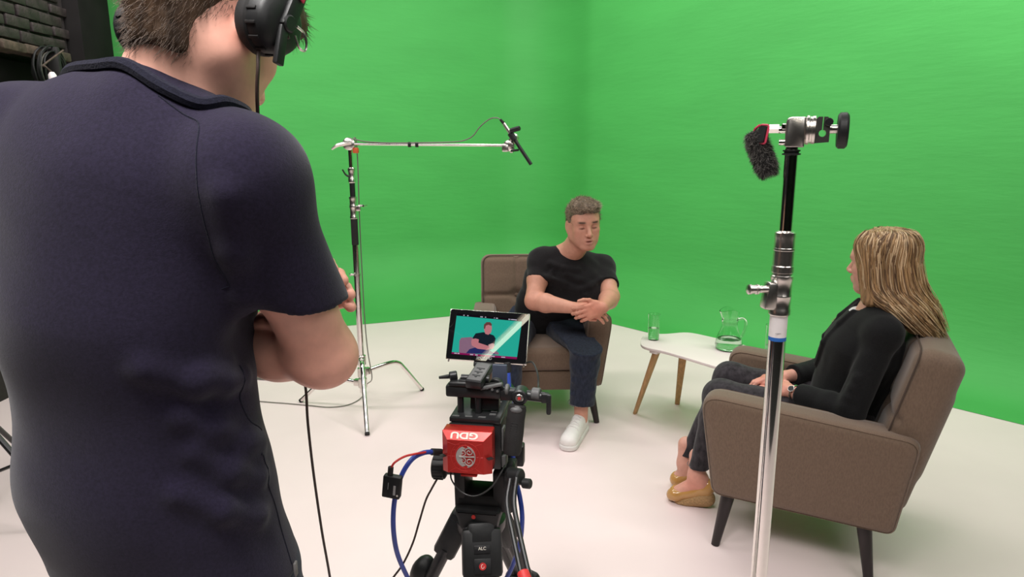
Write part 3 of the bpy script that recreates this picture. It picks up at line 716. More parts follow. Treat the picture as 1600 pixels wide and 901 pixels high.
m_ = MB(); m_.cyl(G_(-.028, -.005, .006), G_(-.046, -.005, .006), .0095, n=6); m_.build('spigot', 'chrome', gh)
# on-camera mic with fake fur windshield
fm = thing('furry_microphone', 'small microphone with grey fake fur windshield and red shock mount on the foreground stand', 'microphone', G_(-.06, 0, -.06))
fr_R = basis(GR @ np.array([0.75, -.65, 0.0]), [0.16, 0.0, 1])
lo_ = side_outline([(-.011, .018, .005), (.011, .018, .005), (.011, -.018, .005), (-.011, -.018, .005)])
fc_ = G_(-.057, -.008, -.004)
pts = [fc_+fr_R[:, 0]*p[0]+fr_R[:, 2]*p[1] for p in lo_]
m_ = MB(); m_.tube(pts+[pts[0]], 0.0022, 6, 1); m_.build('shock_mount', 'pink_silicone', fm)
m_ = MB(); m_.prism([(p[0]*.86, p[1]*.86) for p in lo_], 0.010, fc_, np.stack([fr_R[:, 0], fr_R[:, 2], np.cross(fr_R[:, 0], fr_R[:, 2])], 1)); m_.build('mount_body', 'black_plastic', fm)
m_ = MB(); m_.tube([G_(-.064, 0, .014), G_(-.074, .006, .004), G_(-.070, 0, -.014)], .0025, 6, 5); m_.build('shock_mount_band', 'pink_silicone', fm)
fa = G_(-.070, .010, -.014); fb = G_(-.047, .006, -.068)
fd = unit(fb-fa)
S = SDF(); S.cone(fa, fb, .0185, .0195, k=0)
core = sdf_obj('fur_core', S, 0.003, 'fake_fur', fm)
rs = np.random.RandomState(11); N = 5200
t = rs.uniform(-.25, 1.25, N); L_ = np.linalg.norm(fb-fa); dv = rs.normal(size=(N, 3)); dv -= (dv @ fd)[:, None]*fd; dv /= np.linalg.norm(dv, axis=1)[:, None]
axp = fa+np.clip(t, 0, 1)[:, None]*(fb-fa)
nrm = dv+np.where(t > 1, (t-1)*6, np.where(t < 0, t*6, 0))[:, None]*fd; nrm /= np.linalg.norm(nrm, axis=1)[:, None]
rt = axp+nrm*.0185
dd = nrm*0.7+fd*0.5+rs.normal(size=(N, 3))*.5
strands('fur', rt[:3600], dd[:3600], rs.uniform(.005, .011, 3600), .00050, 'fake_fur', fm, seg=2, bend=fd*.002)['kind'] = 'stuff'
strands('fur_tips', rt[3600:], dd[3600:], rs.uniform(.006, .013, N-3600), .00050, 'fake_fur_tip', fm, seg=2, bend=fd*.002)['kind'] = 'stuff'
# ================================================================ cinema camera rig on its tripod
YAW = math.radians(-9.0)
rf = np.array([math.sin(-YAW), math.cos(-YAW), 0]); rr = np.array([rf[1], -rf[0], 0]); zz = np.array([0, 0, 1.])
RB = U(728, 712, 1.25)
RR = np.stack([rr, rf, zz], 1)
def P(x, y, z): return RB+x*rr+y*rf+z*zz
tripod_base = np.array([RB[0]+rf[0]*.10, RB[1]+rf[1]*.10, 0])
cc = thing('cinema_camera', 'compact black cinema camera rig with red battery on the tripod', 'camera', P(0, .1, -.06))
# battery
bt_o = side_outline([(-.051, .036, .008), (-.051, -.041, .006), (.051, -.041, .006), (.051, .036, .008)])
m_ = MB()
m_.prism(side_outline([(-.051, .047, .004), (-.051, -.041, .012), (.051, -.041, .012), (.051, .047, .004)], n=4), 0.034, P(0, .029, 0), np.stack([rr, zz, -rf], 1), bev=0.002)
bat = m_.build('battery', 'red_anodised', cc)
# back shell: chamfered on the sides and top
m_ = MB()
fr = [(-.038, .033), (-.038, -.038), (.036, -.038), (.036, .033)]; bk = [(-.051, .047), (-.051, -.041), (.051, -.041), (.051, .047)]
vs = [P(x, 0, z) for x, z in fr]+[P(x, .013, z) for x, z in bk]
m_.add(vs, [(0, 1, 2, 3)]+[(i, (i+1) % 4, 4+(i+1) % 4, 4+i) for i in range(4)]+[(7, 6, 5, 4)])
m_.build('battery_shell', 'red_anodised', bat)
for sx in (-1, 1):
    m_ = MB(); m_.box(P(sx*.0465, .006, -.004), (.012, .016, .0012), RR @ np.array([[math.cos(sx*.7), -math.sin(sx*.7), 0], [math.sin(sx*.7), math.cos(sx*.7), 0], [0, 0, 1]]))
    m_.build('battery_groove', 'black_plastic', bat)
m_ = MB(); m_.box(P(.004, .012, -.0435), (.034, .018, .007), RR, bev=.002); m_.build('battery_latch', 'red_anodised', bat)
# lettering on the top chamfer, upside down
ch_n = unit(-rf*.014+zz*.013); ch_y = unit(np.cross(ch_n, rr))
text_obj('lettering', 'GDU', 0.0225, P(-.004, .0065, .040)-rf*.0006+zz*.0010, np.stack([-rr*1.15, -ch_y*.82, ch_n], 1), 'white_print', bat, bold=.0007)
# emblem: ring, crescent and three spirals
ER = np.stack([rr, zz, -rf], 1)
def E2(x, z, o=.0006): return P(-.001+x, -o, -.002+z)
m_ = MB(); n = 40
ring = [E2(.0215*math.cos(a), .0245*math.sin(a), .0002) for a in np.linspace(0, 2*PI, n)]
m_.tube(ring, .0005, 5, 1)
ring = [E2(.030*math.cos(a), .031*math.sin(a), .0002) for a in np.linspace(0, 2*PI, n)]; m_.tube(ring, .0003, 4, 1)
for a in range(0, 360, 30):
    c, s = math.cos(math.radians(a)), math.sin(math.radians(a)); m_.tube([E2(.023*c, .026*s, .0002), E2(.027*c, .030*s, .0002), E2(.027*c+.003*(-s), .030*s+.003*c, .0002)], .0003, 4, 1)
for x0, z0, x1, z1 in ((-.036, .0, -.030, 0), (.030, 0, .035, 0), (-.020, .024, -.036, .030), (.020, .024, .034, .030), (-.020, -.024, -.036, -.035), (.020, -.024, .034, -.035)): m_.tube([E2(x0, z0, .0002), E2(x1, z1, .0002)], .0003, 4, 1)
m_.build('circuit_pattern', 'red_plastic', bat)
m_ = MB()
out = [(-.0195*math.cos(a)*1.0, .0225*math.sin(a)) for a in np.linspace(-1.25, 1.25, 18)]
inn = [(-.012*math.cos(a)+.004, .0190*math.sin(a)) for a in np.linspace(1.3, -1.3, 18)]
m_.prism(out+inn, .0006, E2(0, 0, .0002), ER)
def spiral(cx, cz, r, a0, turns, d):
    return [E2(cx+r*(1-.82*t)*math.cos(a0+d*turns*2*PI*t), cz+r*(1-.82*t)*math.sin(a0+d*turns*2*PI*t), .0004) for t in np.linspace(0, 1, 26)]
m_.tube(spiral(.0075, .0105, .0092, PI, 1.5, -1), [.0013, .0011, .0008], 5, 1)
m_.tube(spiral(.0075, -.0105, .0092, PI, 1.5, 1), [.0013, .0011, .0008], 5, 1)
m_.tube(spiral(-.0055, .0085, .0070, -PI/2, 1.2, 1), [.0012, .0009, .0007], 5, 1)
m_.tube(spiral(-.0055, -.0085, .0070, PI/2, 1.2, -1), [.0012, .0009, .0007], 5, 1)
m_.tube([E2(.0195*math.cos(a), .0225*math.sin(a), .0004) for a in np.linspace(-1.35, 1.35, 20)], .0014, 5, 1)
m_.tube([E2(-.013, 0, .0004), E2(.004, 0, .0004), E2(.018, .001, .0004)], [.0022, .0010, .0018], 5, 3)
m_.build('emblem', 'silver_print', bat)
# plate, body, top plate
m_ = MB(); m_.box(P(0, .052, -.002), (.094, .014, .096), RR, bev=.003); m_.build('battery_plate', 'black_plastic', cc)
m_ = MB(); m_.box(P(.008, .135, -.004), (.108, .155, .104), RR, bev=.006); body = m_.build('camera_body', 'black_metal', cc)
m_ = MB()
for i in range(4): m_.box(P(.063, .075+.032*i, .010-.012*(i % 2)), (.006, .024, .05), RR, bev=.002)
m_.box(P(.066, .075, -.038), (.010, .030, .026), RR, bev=.003); m_.build('side_panel', 'grey_plastic', body)
m_ = MB(); m_.box(P(.071, .115, -.030), (.014, .020, .020), RR, bev=.003); m_.build('port_cover', 'black_plastic', body)
m_ = MB(); m_.cyl(P(.066, .098, .014), P(.078, .096, .014), .0045, n=12); m_.build('gold_connector', 'cork_rope', body)
m_ = MB(); m_.box(P(.068, .16, -.040), (.016, .020, .012), RR, bev=.003); m_.build('red_button', 'red_plastic', body)
m_ = MB(); m_.cyl(P(.008, .21, .0), P(.008, .285, .0), .044, n=28, bev=.003); m_.cyl(P(.008, .285, .0), P(.008, .36, .0), .040, n=28, bev=.003)
lens = m_.build('lens', 'black_metal', cc)
m_ = MB(); m_.cyl(P(.008, .359, .0), P(.008, .362, .0), .034, n=28); m_.build('front_element', 'screen_glass', lens)
m_ = MB(); m_.box(P(.006, .13, .052), (.106, .15, .010), RR, bev=.002)
for i in range(3): m_.box(P(-.030+.004*i, .075+.0*i, .0585), (.0, .0, .0), RR) if False else None
tp = m_.build('top_plate', 'black_metal', cc)
m_ = MB()
for i in range(6): m_.box(P(.040, .082+.018*i, .0575), (.014, .008, .0025), RR, bev=.001)
for i in range(3): m_.box(P(-.035+.028*i, .064, .0575), (.016, .006, .0022), RR, bev=.001)
m_.build('rail_slots', 'grey_plastic', tp)
for x in (-.030, .008):
    MB().cyl(P(x, .088, .050), P(x, .088, .098), .0068, n=16).build('post', 'black_metal', cc)
m_ = MB(); m_.box(P(-.001, .092, .105), (.118, .030, .026), RR, bev=.005); m_.box(P(-.028, .088, .121), (.050, .026, .008), RR, bev=.003); m_.box(P(.020, .104, .078), (.062, .020, .034), RR, bev=.003); xb = m_.build('cross_bar', 'black_metal', cc)
m_ = MB(); m_.box(P(.038, .080, .120), (.048, .012, .006), RR @ np.array([[.97, 0, -.25], [0, 1, 0], [.25, 0, .97]]), bev=.002)
for i in range(3): m_.cyl(P(.030+.011*i, .0735, .118-.003*i), P(.030+.011*i, .075, .118-.003*i), .0028, n=8)
m_.build('id_plate', 'grey_plastic', xb)
# monitor arm: slanted cheese plate, hinge blocks and knob
h0 = U(739, 602, 1.315); h1 = U(758, 572, 1.385); hd_ = unit(h1-h0)
Rh = basis(hd_, np.cross(hd_, rr)*np.sign(np.cross(hd_, rr)[2]))
L = np.linalg.norm(h1-h0)
m_ = MB(); m_.box((h0+h1)/2, (L, .036, .020), Rh, bev=.004); ma_ = m_.build('monitor_arm', 'black_metal', cc)
m_ = MB(); m_.box((h0+h1)/2+Rh[:, 2]*.0098, (L*.86, .030, .0016), Rh, bev=.0006); pm = m_.build('arm_face', 'grey_plastic', ma_)
m_ = MB()
for i in range(3):
    c = h0+hd_*L*(.30+.18*i)+Rh[:, 2]*.0106; m_.box(c, (.0035, .018, .0012), Rh); m_.cyl(c-hd_*.004, c-hd_*.004+Rh[:, 2]*.001, .003, n=8)
m_.build('slot_marks', 'black_plastic', ma_)
m_ = MB(); m_.box(P(-.010, .100, .118), (.05, .03, .02), RR, bev=.004); m_.box(P(.014, .12, .122), (.018, .030, .040), RR, bev=.004); m_.cyl(P(-.03, .10, .128), P(.03, .10, .128), .008, n=14); m_.build('hinge_block', 'black_metal', cc)
m_ = MB(); m_.cyl(P(-.040, .105, .132), P(-.056, .10, .130), .010, n=14, bev=.002); m_.cyl(P(-.056, .10, .130), P(-.078, .098, .127), .005, .003, n=10); m_.build('hinge_lever', 'black_metal', cc)
m_ = MB(); kk = U(776, 599, 1.40); m_.cyl(kk, kk-rf*.016, .0155, n=24, bev=.002); m_.cyl(kk-rf*.015, kk-rf*.018, .0105, n=24); m_.build('focus_knob', 'black_plastic', cc)
m_ = MB(); m_.box(U(781, 588, 1.44), (.033, .010, .056), RR, bev=.002); m_.box(U(779, 612, 1.43), (.046, .02, .008), RR, bev=.002); m_.build('mount_plate', 'steel_blue', cc)
m_ = MB(); m_.tube([P(.020, .09, .118), P(.050, .085, .122), P(.066, .088, .105), P(.072, .095, .098)], .004, 8, 5); m_.build('arm_cable', 'black_cable', cc)
# side handle
m_ = MB(); m_.cyl(P(.052, .095, .103), P(.150, .085, .100), .011, n=16); m_.box(P(.080, .092, .101), (.05, .026, .024), RR, bev=.005); m_.cyl(P(.098, .105, .101), P(.098, .070, .101), .017, n=20, bev=.003); sh = m_.build('handle_arm', 'black_metal', cc)
m_ = MB(); m_.cyl(P(.098, .0705, .101), P(.098, .068, .101), .0085, n=16, bev=.001); m_.build('screw_head', 'satin_metal', sh)
m_ = MB(); m_.cyl(P(.098, .0678, .101), P(.098, .0672, .101), .0035, n=6); m_.build('hex_socket', 'red_plastic', sh)
m_ = MB(); m_.cyl(P(.122, .088, .106), P(.140, .085, .106), .013, n=16, bev=.002); m_.build('rosette', 'grey_plastic', sh)
m_ = MB(); m_.cyl(P(.066, .09, .110), P(.074, .09, .110), .013, n=14, bev=.002); m_.build('rosette', 'grey_plastic', sh)
m_ = MB(); m_.box(P(.150, .083, .100), (.016, .018, .020), RR, bev=.003); m_.box(P(.158, .078, .088), (.010, .014, .044), RR, bev=.004); m_.build('clamp_lever', 'black_metal', sh)
g_a = P(.094, .072, .086); g_b = P(.084, .055, -.016)
m_ = MB(); m_.lathe([(.012, 0), (.018, .002), (.0195, .010), (.0185, .03), (.0195, .055), (.0195, .095), (.017, .103), (.010, .105)], g_a, axis_basis(g_b-g_a), 22); gp = m_.build('side_handle', 'black_rubber', cc)
gd = unit(g_b-g_a)
for i in range(9):
    c = g_a+gd*(.032+.005*i)-rf*.0172; MB().box(c, (.014, .004, .0016), basis(rr, -gd), bev=.0006).build('grip_rib', 'black_plastic', gp)
m_ = MB(); m_.ball(g_a+gd*.006-rf*.012, (.013, .010, .008), RR); m_.build('grip_cap', 'grey_plastic', gp)

# ---------------- field monitor
MY = 1.55
mTL = U(707, 482, MY+.025); mTR = U(829, 490, MY+.025-.018); mBL = U(695, 560, MY-.025)
mR = unit(mTR-mTL); mU = mTL-mBL; mU = unit(mU-mR*(mU @ mR)); mN = np.cross(mR, mU)         # towards the viewer
mW = np.linalg.norm(mTR-mTL)+.003; mH = np.linalg.norm(mTL-mBL); mC = (mTR+mBL)/2+mR*.0
MR = np.stack([mR, mU, mN], 1)
cpos = np.array([0, 0, CAM_H])
def MP(px, py, off=0.0):
    d = (px-800)*_rt-(py-450.5)*_up+FPX*_fw; o = mC+mN*off
    t = ((o-cpos) @ mN)/(d @ mN); return cpos+t*d
fmn = thing('field_monitor', 'black field monitor on top of the camera showing the interviewee on its screen', 'monitor', mC-mU*mH/2)
MB().box(mC-mN*.011, (mW, mH, .020), MR, bev=.0012).build('housing', 'satin_metal', fmn)
MB().prism(side_outline([(-mW/2+.001, mH/2-.001, .006), (-mW/2+.001, -mH/2+.001, .006), (mW/2-.001, -mH/2+.001, .006), (mW/2-.001, mH/2-.001, .006)]), .003, mC-mN*.0007, MR, bev=.0006).build('bezel_glass', 'screen_glass', fmn, 10)
def emat(name, c, s=0.85): return mat(name, tuple(v*.02 for v in c), 0.008, emit=(c, s), spec=0.5)
emat('screen_teal', (.03, .60, .46)); emat('screen_black', (.012, .006, .012)); emat('screen_mauve', (.36, .20, .30)); emat('screen_shirt', (.012, .022, .035)); emat('screen_skin', (.75, .27, .31)); emat('screen_hair', (.20, .07, .065)); emat('screen_jeans', (.03, .035, .17)); emat('screen_white', (.65, .62, .75)); emat('screen_magenta', (.35, .01, .13)); emat('screen_mint', (.20, .78, .60)); emat('screen_face_light', (.80, .50, .50))
scr = None
def flat(name, pts, material, off, parent):
    P3 = [MP(x, y, off) for x, y in pts]; m = MB().poly(P3); return m.build(name, material, parent)
lx = lambda u, v: (714.0+u*(816-714)+(705.5-714)*v*1.0+0*u, 489.5+u*(498.5-489.5)+v*(552.5-489.5)+u*v*(-.5))
scr = flat('screen', [lx(0, 0), lx(0, 1), lx(1, 1), lx(1, 0)], 'screen_teal', .0011, fmn)
flat('status_bar', [lx(0, 0), lx(0, .055), lx(1, .06), lx(1, 0)], 'screen_black', .0014, scr)
flat('lower_bar', [lx(0, .955), lx(0, 1), lx(1, 1), lx(1, .945)], 'screen_magenta', .0014, scr)
z1 = lambda x, y: (680+x*180/954., 470+y*170/901.)
flat('picture_highlight', [z1(*p) for p in ((215, 150), (330, 150), (300, 290), (215, 280))], 'screen_mint', .0012, scr) if False else None
flat('picture_chair', [z1(*p) for p in ((196, 428), (200, 330), (215, 305), (300, 298), (330, 320), (330, 440))], 'screen_mauve', .0014, scr)
flat('picture_chair_arm', [z1(*p) for p in ((470, 442), (480, 420), (510, 415), (528, 432), (526, 444))], 'screen_mauve', .0014, scr)
flat('picture_jeans', [z1(*p) for p in ((255, 432), (285, 398), (330, 385), (440, 400), (500, 442))], 'screen_jeans', .0015, scr)
flat('picture_shirt', [z1(*p) for p in ((310, 305), (335, 268), (400, 258), (450, 272), (485, 285), (500, 310), (492, 352), (455, 365), (400, 385), (360, 375), (330, 350))], 'screen_shirt', .0016, scr)
flat('picture_arm', [z1(*p) for p in ((303, 315), (335, 310), (362, 318), (358, 345), (440, 372), (480, 348), (492, 362), (480, 395), (430, 405), (350, 395), (303, 368), (298, 340))], 'screen_skin', .0017, scr)
flat('picture_face', [z1(*p) for p in ((404, 222), (418, 200), (440, 193), (466, 200), (470, 225), (462, 262), (440, 280), (415, 272), (408, 250))], 'screen_skin', .0017, scr)
flat('picture_hair', [z1(*p) for p in ((402, 228), (404, 195), (425, 175), (455, 175), (470, 192), (466, 206), (440, 197), (420, 204), (412, 232))], 'screen_hair', .0018, scr)
flat('picture_hand', [z1(*p) for p in ((440, 362), (470, 350), (492, 362), (485, 388), (450, 396))], 'screen_face_light', .0018, scr)
for i, (a, b) in enumerate(((.10, .12), (.16, .18), (.36, .40), (.43, .45), (.57, .58), (.60, .63), (.79, .82), (.83, .92))):
    flat('readout', [lx(a, .018), lx(a, .042), lx(b, .042), lx(b, .018)], 'screen_white', .0017, scr)
for a, b in ((.04, .08), (.09, .12), (.28, .33), (.36, .40), (.60, .66), (.76, .82)):
    flat('readout', [lx(a, .965), lx(a, .990), lx(b, .990), lx(b, .965)], 'screen_white', .0017, scr)
text_obj('lettering', 'SMALLHD', .0085, mC-mU*(mH/2-.0075)+mN*.0012-mR*.004, MR, 'grey_print', fmn, .0001)
m_ = MB(); m_.cyl(mC-mU*(mH/2-.002)+mR*(mW/2-.006)-mN*.012, mC-mU*(mH/2+.005)+mR*(mW/2-.006)-mN*.012, .002, n=8); m_.cyl(mC-mU*(mH/2-.002)-mR*(mW/2-.006)-mN*.012, mC-mU*(mH/2+.005)-mR*(mW/2-.006)-mN*.012, .002, n=8); m_.build('corner_screws', 'satin_metal', fmn)
m_ = MB(); m_.box(mC-mU*(mH/2+.006)-mN*.013-mR*.004, (.05, .014, .018), MR, bev=.003); m_.build('monitor_mount', 'black_metal', fmn)
mk = mC-mU*(mH/2-.004)+mR*(mW/2-.004)-mN*.012
tag(MB().tube([mk, U(832, 566, 1.50), U(840, 584, 1.46), U(841, 605, 1.42), U(839, 622, P(.125, .085, .1)[1])], .0022, 8, 6).build('monitor_cable', 'black_cable'), 'thin black cable curving from the field monitor down to the side handle', 'cable')
pb = U(792, 566, 1.50)
blu = thing('blue_cable', 'thick blue video cable dropping from the back of the field monitor beside the camera', 'cable', U(797, 640, 1.46))
MB().tube([U(794, 578, 1.495), U(796, 610, 1.48), U(799, 640, 1.46), U(801, 690, 1.42), U(803, 735, 1.38), U(812, 775, 1.34), U(816, 810, 1.33), U(812, 850, 1.34), U(800, 885, 1.36), U(790, 905, 1.37)], .0052, 10, 6).build('cable', 'blue_cable', blu)
MB().cyl(U(794, 582, 1.495), pb, .0085, n=14, bev=.002).build('connector', 'black_rubber', blu)

# ---------------- tripod with fluid head
tr = thing('tripod', 'black video tripod with fluid head and pan bar carrying the cinema camera', 'tripod', tripod_base)
hx = lambda x, y, z: P(x, y, z)
m_ = MB(); m_.box(hx(.010, .15, -.0605), (.055, .16, .010), RR, bev=.003); m_.box(hx(.010, .20, -.085), (.16, .03, .05), RR, bev=.004); m_.build('quick_release_plate', 'black_metal', tr)
m_ = MB()
for sx, w in ((-.034, .024), (.060, .042)):
    m_.prism(side_outline([(-.035, .030, .01), (.045, .030, .01), (.050, -.040, .012), (-.03, -.070, .012)]), w, hx(sx, .11, -.100), np.stack([rf, zz, rr], 1), bev=.004)
m_.box(hx(.006, .115, -.152), (.105, .075, .05), RR, bev=.012)
m_.build('fluid_head', 'black_plastic', tr)
m_ = MB(); m_.prism(side_outline([(-.050, .020, .012), (.055, .020, .012), (.045, -.035, .015), (-.035, -.035, .015)]), .09, hx(.004, .105, -.172), np.stack([rr, zz, -rf], 1), bev=.01); m_.build('head_base', 'black_plastic', tr)
m_ = MB(); m_.lathe([(.018, 0), (.026, .003), (.026, .028), (.021, .031), (.016, .032), (.016, .05)], hx(-.094, .085, -.070), axis_basis(rr), 22); dk = m_.build('drag_knob', 'black_plastic', tr)
for i in range(12):
    a = 2*PI*i/12; MB().box(hx(-.094, .085, -.070)+rr*.015+.026*(math.cos(a)*rf+math.sin(a)*zz), (.022, .004, .004), basis(rr, math.cos(a)*rf+math.sin(a)*zz), bev=.001).build('knob_rib', 'black_rubber', dk)
m_ = MB(); m_.lathe([(.016, 0), (.024, .004), (.024, .02), (.018, .024)], hx(.060, .10, -.080), axis_basis(rr), 20); m_.build('tilt_drum', 'black_plastic', tr)
m_ = MB(); m_.prism(side_outline([(-.02, .012, .005), (.02, .012, .005), (.014, -.03, .006), (-.012, -.036, .006)]), .012, hx(-.062, .105, -.112), np.stack([rf, zz, rr], 1), bev=.003); m_.build('counterbalance_lever', 'red_plastic', tr) if False else None
pbk = hx(.088, .055, -.070)
m_ = MB(); m_.cyl(hx(.074, .07, -.070), hx(.104, .055, -.066), .017, n=18, bev=.003); m_.box(hx(.080, .08, -.085), (.03, .05, .03), RR, bev=.006); m_.build('pan_bar_clamp', 'black_plastic', tr)
m_ = MB(); m_.cyl(hx(.106, .06, -.082), hx(.124, .055, -.080), .0105, n=18, bev=.002); m_.cyl(hx(.09, .06, -.080), hx(.108, .06, -.081), .006, n=10); m_.build('clamp_knob', 'black_plastic', tr)
pan = MB(); pan.tube([U(797, 748, 1.27), U(792, 785, 1.235), U(800, 830, 1.19), U(816, 905, 1.12)], .0052, 10, 5); pan.tube([U(807, 746, 1.27), U(803, 785, 1.235), U(811, 830, 1.19), U(828, 905, 1.12)], .0052, 10, 5)
pno = pan.build('pan_bar', 'black_metal', tr)
MB().cyl(U(818, 893, 1.135), U(826, 925, 1.10), .013, n=16, bev=.002).build('pan_bar_grip', 'red_plastic', pno)
bowl = hx(.004, .11, -.205)
m_ = MB(); m_.lathe([(.025, -.03), (.048, -.025), (.056, -.010), (.056, .008), (.048, .016), (.030, .018)], bowl, n=28); m_.build('bowl', 'black_metal', tr)
m_ = MB(); m_.cyl(hx(.0, .059, -.168), hx(.0, .0575, -.168), .0045, n=16); m_.build('badge', 'red_anodised', tr)
for i, ang in enumerate((-76, 60, 176)):
    u = math.cos(math.radians(ang))*rr+math.sin(math.radians(ang))*rf; u[2] = 0
    s_ = np.array([-u[1], u[0], 0])
    top = bowl+u*.048+zz*-.012; ft = np.array([bowl[0], bowl[1], 0])+u*.38
    d = unit(ft-top); L = np.linalg.norm(ft-top); Rl = basis(s_, -d)
    m_ = MB(); m_.box(top+d*.03, (.086 if i == 0 else .066, .052, .10), Rl, bev=.010); m_.box(top-d*.01+u*.004, (.060, .045, .05), Rl, bev=.010); sho = m_.build('leg_shoulder', 'black_plastic', tr)
    lg = MB()
    for sx in (-1, 1): lg.cyl(top+d*.06+s_*sx*.021, top+d*L*.55+s_*sx*.021, .0145, n=16)
    lg.box(top+d*.20, (.042, .016, .26), Rl)
    lego = lg.build('leg', 'black_metal', tr)
    MB().box(top+d*L*.34, (.082, .048, .075), Rl, bev=.010).build('leg_clamp', 'black_plastic', lego)
    MB().cyl(top+d*L*.40, ft-d*.02, .014, n=16).build('lower_tube', 'black_metal', lego)
    MB().box(ft-d*.02+zz*.012, (.05, .05, .03), Rl, bev=.008).build('rubber_foot', 'black_rubber', lego)
    if i == 0:
        o_ = np.cross(s_, d); o_ = o_*np.sign(o_ @ np.array([0, -1, 0]))
        MB().box(top+d*.055+o_*.0275, (.036, .003, .030), Rl, bev=.001).build('badge_plate', 'black_metal', sho)
        MB().cyl(top+d*.055+o_*.0288, top+d*.055+o_*.0300, .0075, n=18).build('badge', 'red_plastic', sho)
        m_ = MB(); m_.tube([top+d*.055+o_*.0302+s_*.003*math.cos(a)+d*.004*math.sin(a) for a in np.linspace(0, 5, 10)], .0006, 5, 1); m_.build('badge_mark', 'white_print', sho)
        MB().box(top+d*.022+o_*.0275, (.034, .003, .016), Rl, bev=.001).build('level_plate', 'black_metal', sho)
        text_obj('lettering', 'ALC', .009, top+d*.020+o_*.0292, np.stack([s_*np.sign(s_ @ rr), np.cross(o_, s_*np.sign(s_ @ rr)), o_], 1), 'white_print', sho, .0001)
        MB().box(top+d*.105+o_*.020, (.075, .030, .026), Rl, bev=.008).build('leg_pad', 'black_rubber', sho)
        m_ = MB(); m_.box(top+d*.150+o_*.024, (.042, .014, .012), Rl, bev=.003); m_.box(top+d*.165+o_*.024, (.030, .012, .03), Rl, bev=.003); m_.build('leg_clip', 'black_metal', sho)
        MB().box(top+d*.19+s_*np.sign(s_ @ rr)*.036+o_*.02, (.012, .006, .07), Rl, bev=.002).build('blue_strap', 'blue_tape', sho)
    if i == 2:
        MB().ball(top+d*.15+u*.028, (.030, .026, .042), Rl).build('leg_knuckle', 'black_plastic', sho)

# ---------------- loose cables and the little converter box
cvb = U(613, 759, 1.20)
cv = thing('converter_box', 'small black converter box hanging from the blue cable beside the red battery', 'box', cvb-zz*.025)
Rc = np.stack([unit(rr+zz*-.12), rf, unit(zz+rr*.12)], 1)
MB().box(cvb, (.036, .016, .046), Rc, bev=.003).build('case', 'black_plastic', cv)
m_ = MB(); m_.box(cvb+Rc @ np.array([.007, -.0083, -.004]), (.0045, .0006, .020), Rc); m_.box(cvb+Rc @ np.array([-.006, -.0083, .003]), (.0008, .0006, .014), Rc); m_.build('label_print', 'grey_print', cv)
m_ = MB(); m_.cyl(cvb+Rc @ np.array([.0135, -.0083, -.014]), cvb+Rc @ np.array([.0135, -.0088, -.014]), .002, n=8); m_.build('status_light', 'white_print', cv)
MB().cyl(cvb+Rc @ np.array([-.006, 0, .022]), cvb+Rc @ np.array([-.006, 0, .040]), .0055, n=12, bev=.001).build('plug', 'black_rubber', cv)
tag(MB().tube([U(611, 731, 1.20), U(617, 722, 1.20), U(632, 713, 1.215), U(648, 709, 1.235), U(665, 706, 1.262)], .0022, 8, 6).build('red_cable', 'red_plastic'), 'thin red cable from the converter box to the red battery', 'cable')
bc = thing('blue_cable', 'thick blue cable looping from the left of the red battery towards the floor', 'cable', U(640, 905, 1.28))
MB().tube([U(678, 705.5, 1.285), U(662, 707, 1.265), U(645, 716, 1.24), U(630, 737, 1.225), U(620, 765, 1.215), U(615, 795, 1.215), U(615, 830, 1.22), U(621, 865, 1.24), U(636, 900, 1.27), U(655, 935, 1.30)], .0050, 10, 7).build('cable', 'blue_cable', bc)
MB().cyl(U(674, 705.5, 1.28), U(690, 706, 1.30), .0072, n=14, bev=.0015).build('connector', 'black_rubber', bc)
tag(MB().tube([U(683, 748, 1.33), U(674, 764, 1.325), U(665, 782, 1.32), U(655, 815, 1.30), U(645, 848, 1.29), U(630, 880, 1.28), U(612, 905, 1.27), U(590, 935, 1.25)], .0022, 8, 6).build('tripod_cable', 'brown_cable'), 'thin brown cable running from the drag knob down past the tripod leg', 'cable')
tag(MB().tube([P(-.036, .02, -.036), P(-.034, .012, -.060), P(-.012, .008, -.084), P(.018, .004, -.088), P(.048, .010, -.070), P(.066, .03, -.046), P(.070, .05, -.040)], .0017, 8, 6).build('battery_cable', 'black_cable'), 'thin black cable sagging under the red battery', 'cable')
# tube lamp up behind the operator side, mirrored in the monitor glass
def refl(px, py, zc_):
    p = MP(px, py); d = unit(p-cpos); d = d-2*(d @ mN)*mN; t = (zc_-p[2])/d[2]; return p+d*t
TLZ = 3.4
ta, tb_ = refl(826, 494, TLZ), refl(757, 561, TLZ)
_e = unit(tb_-ta); ta = ta-_e*.25; tb_ = tb_+_e*.25
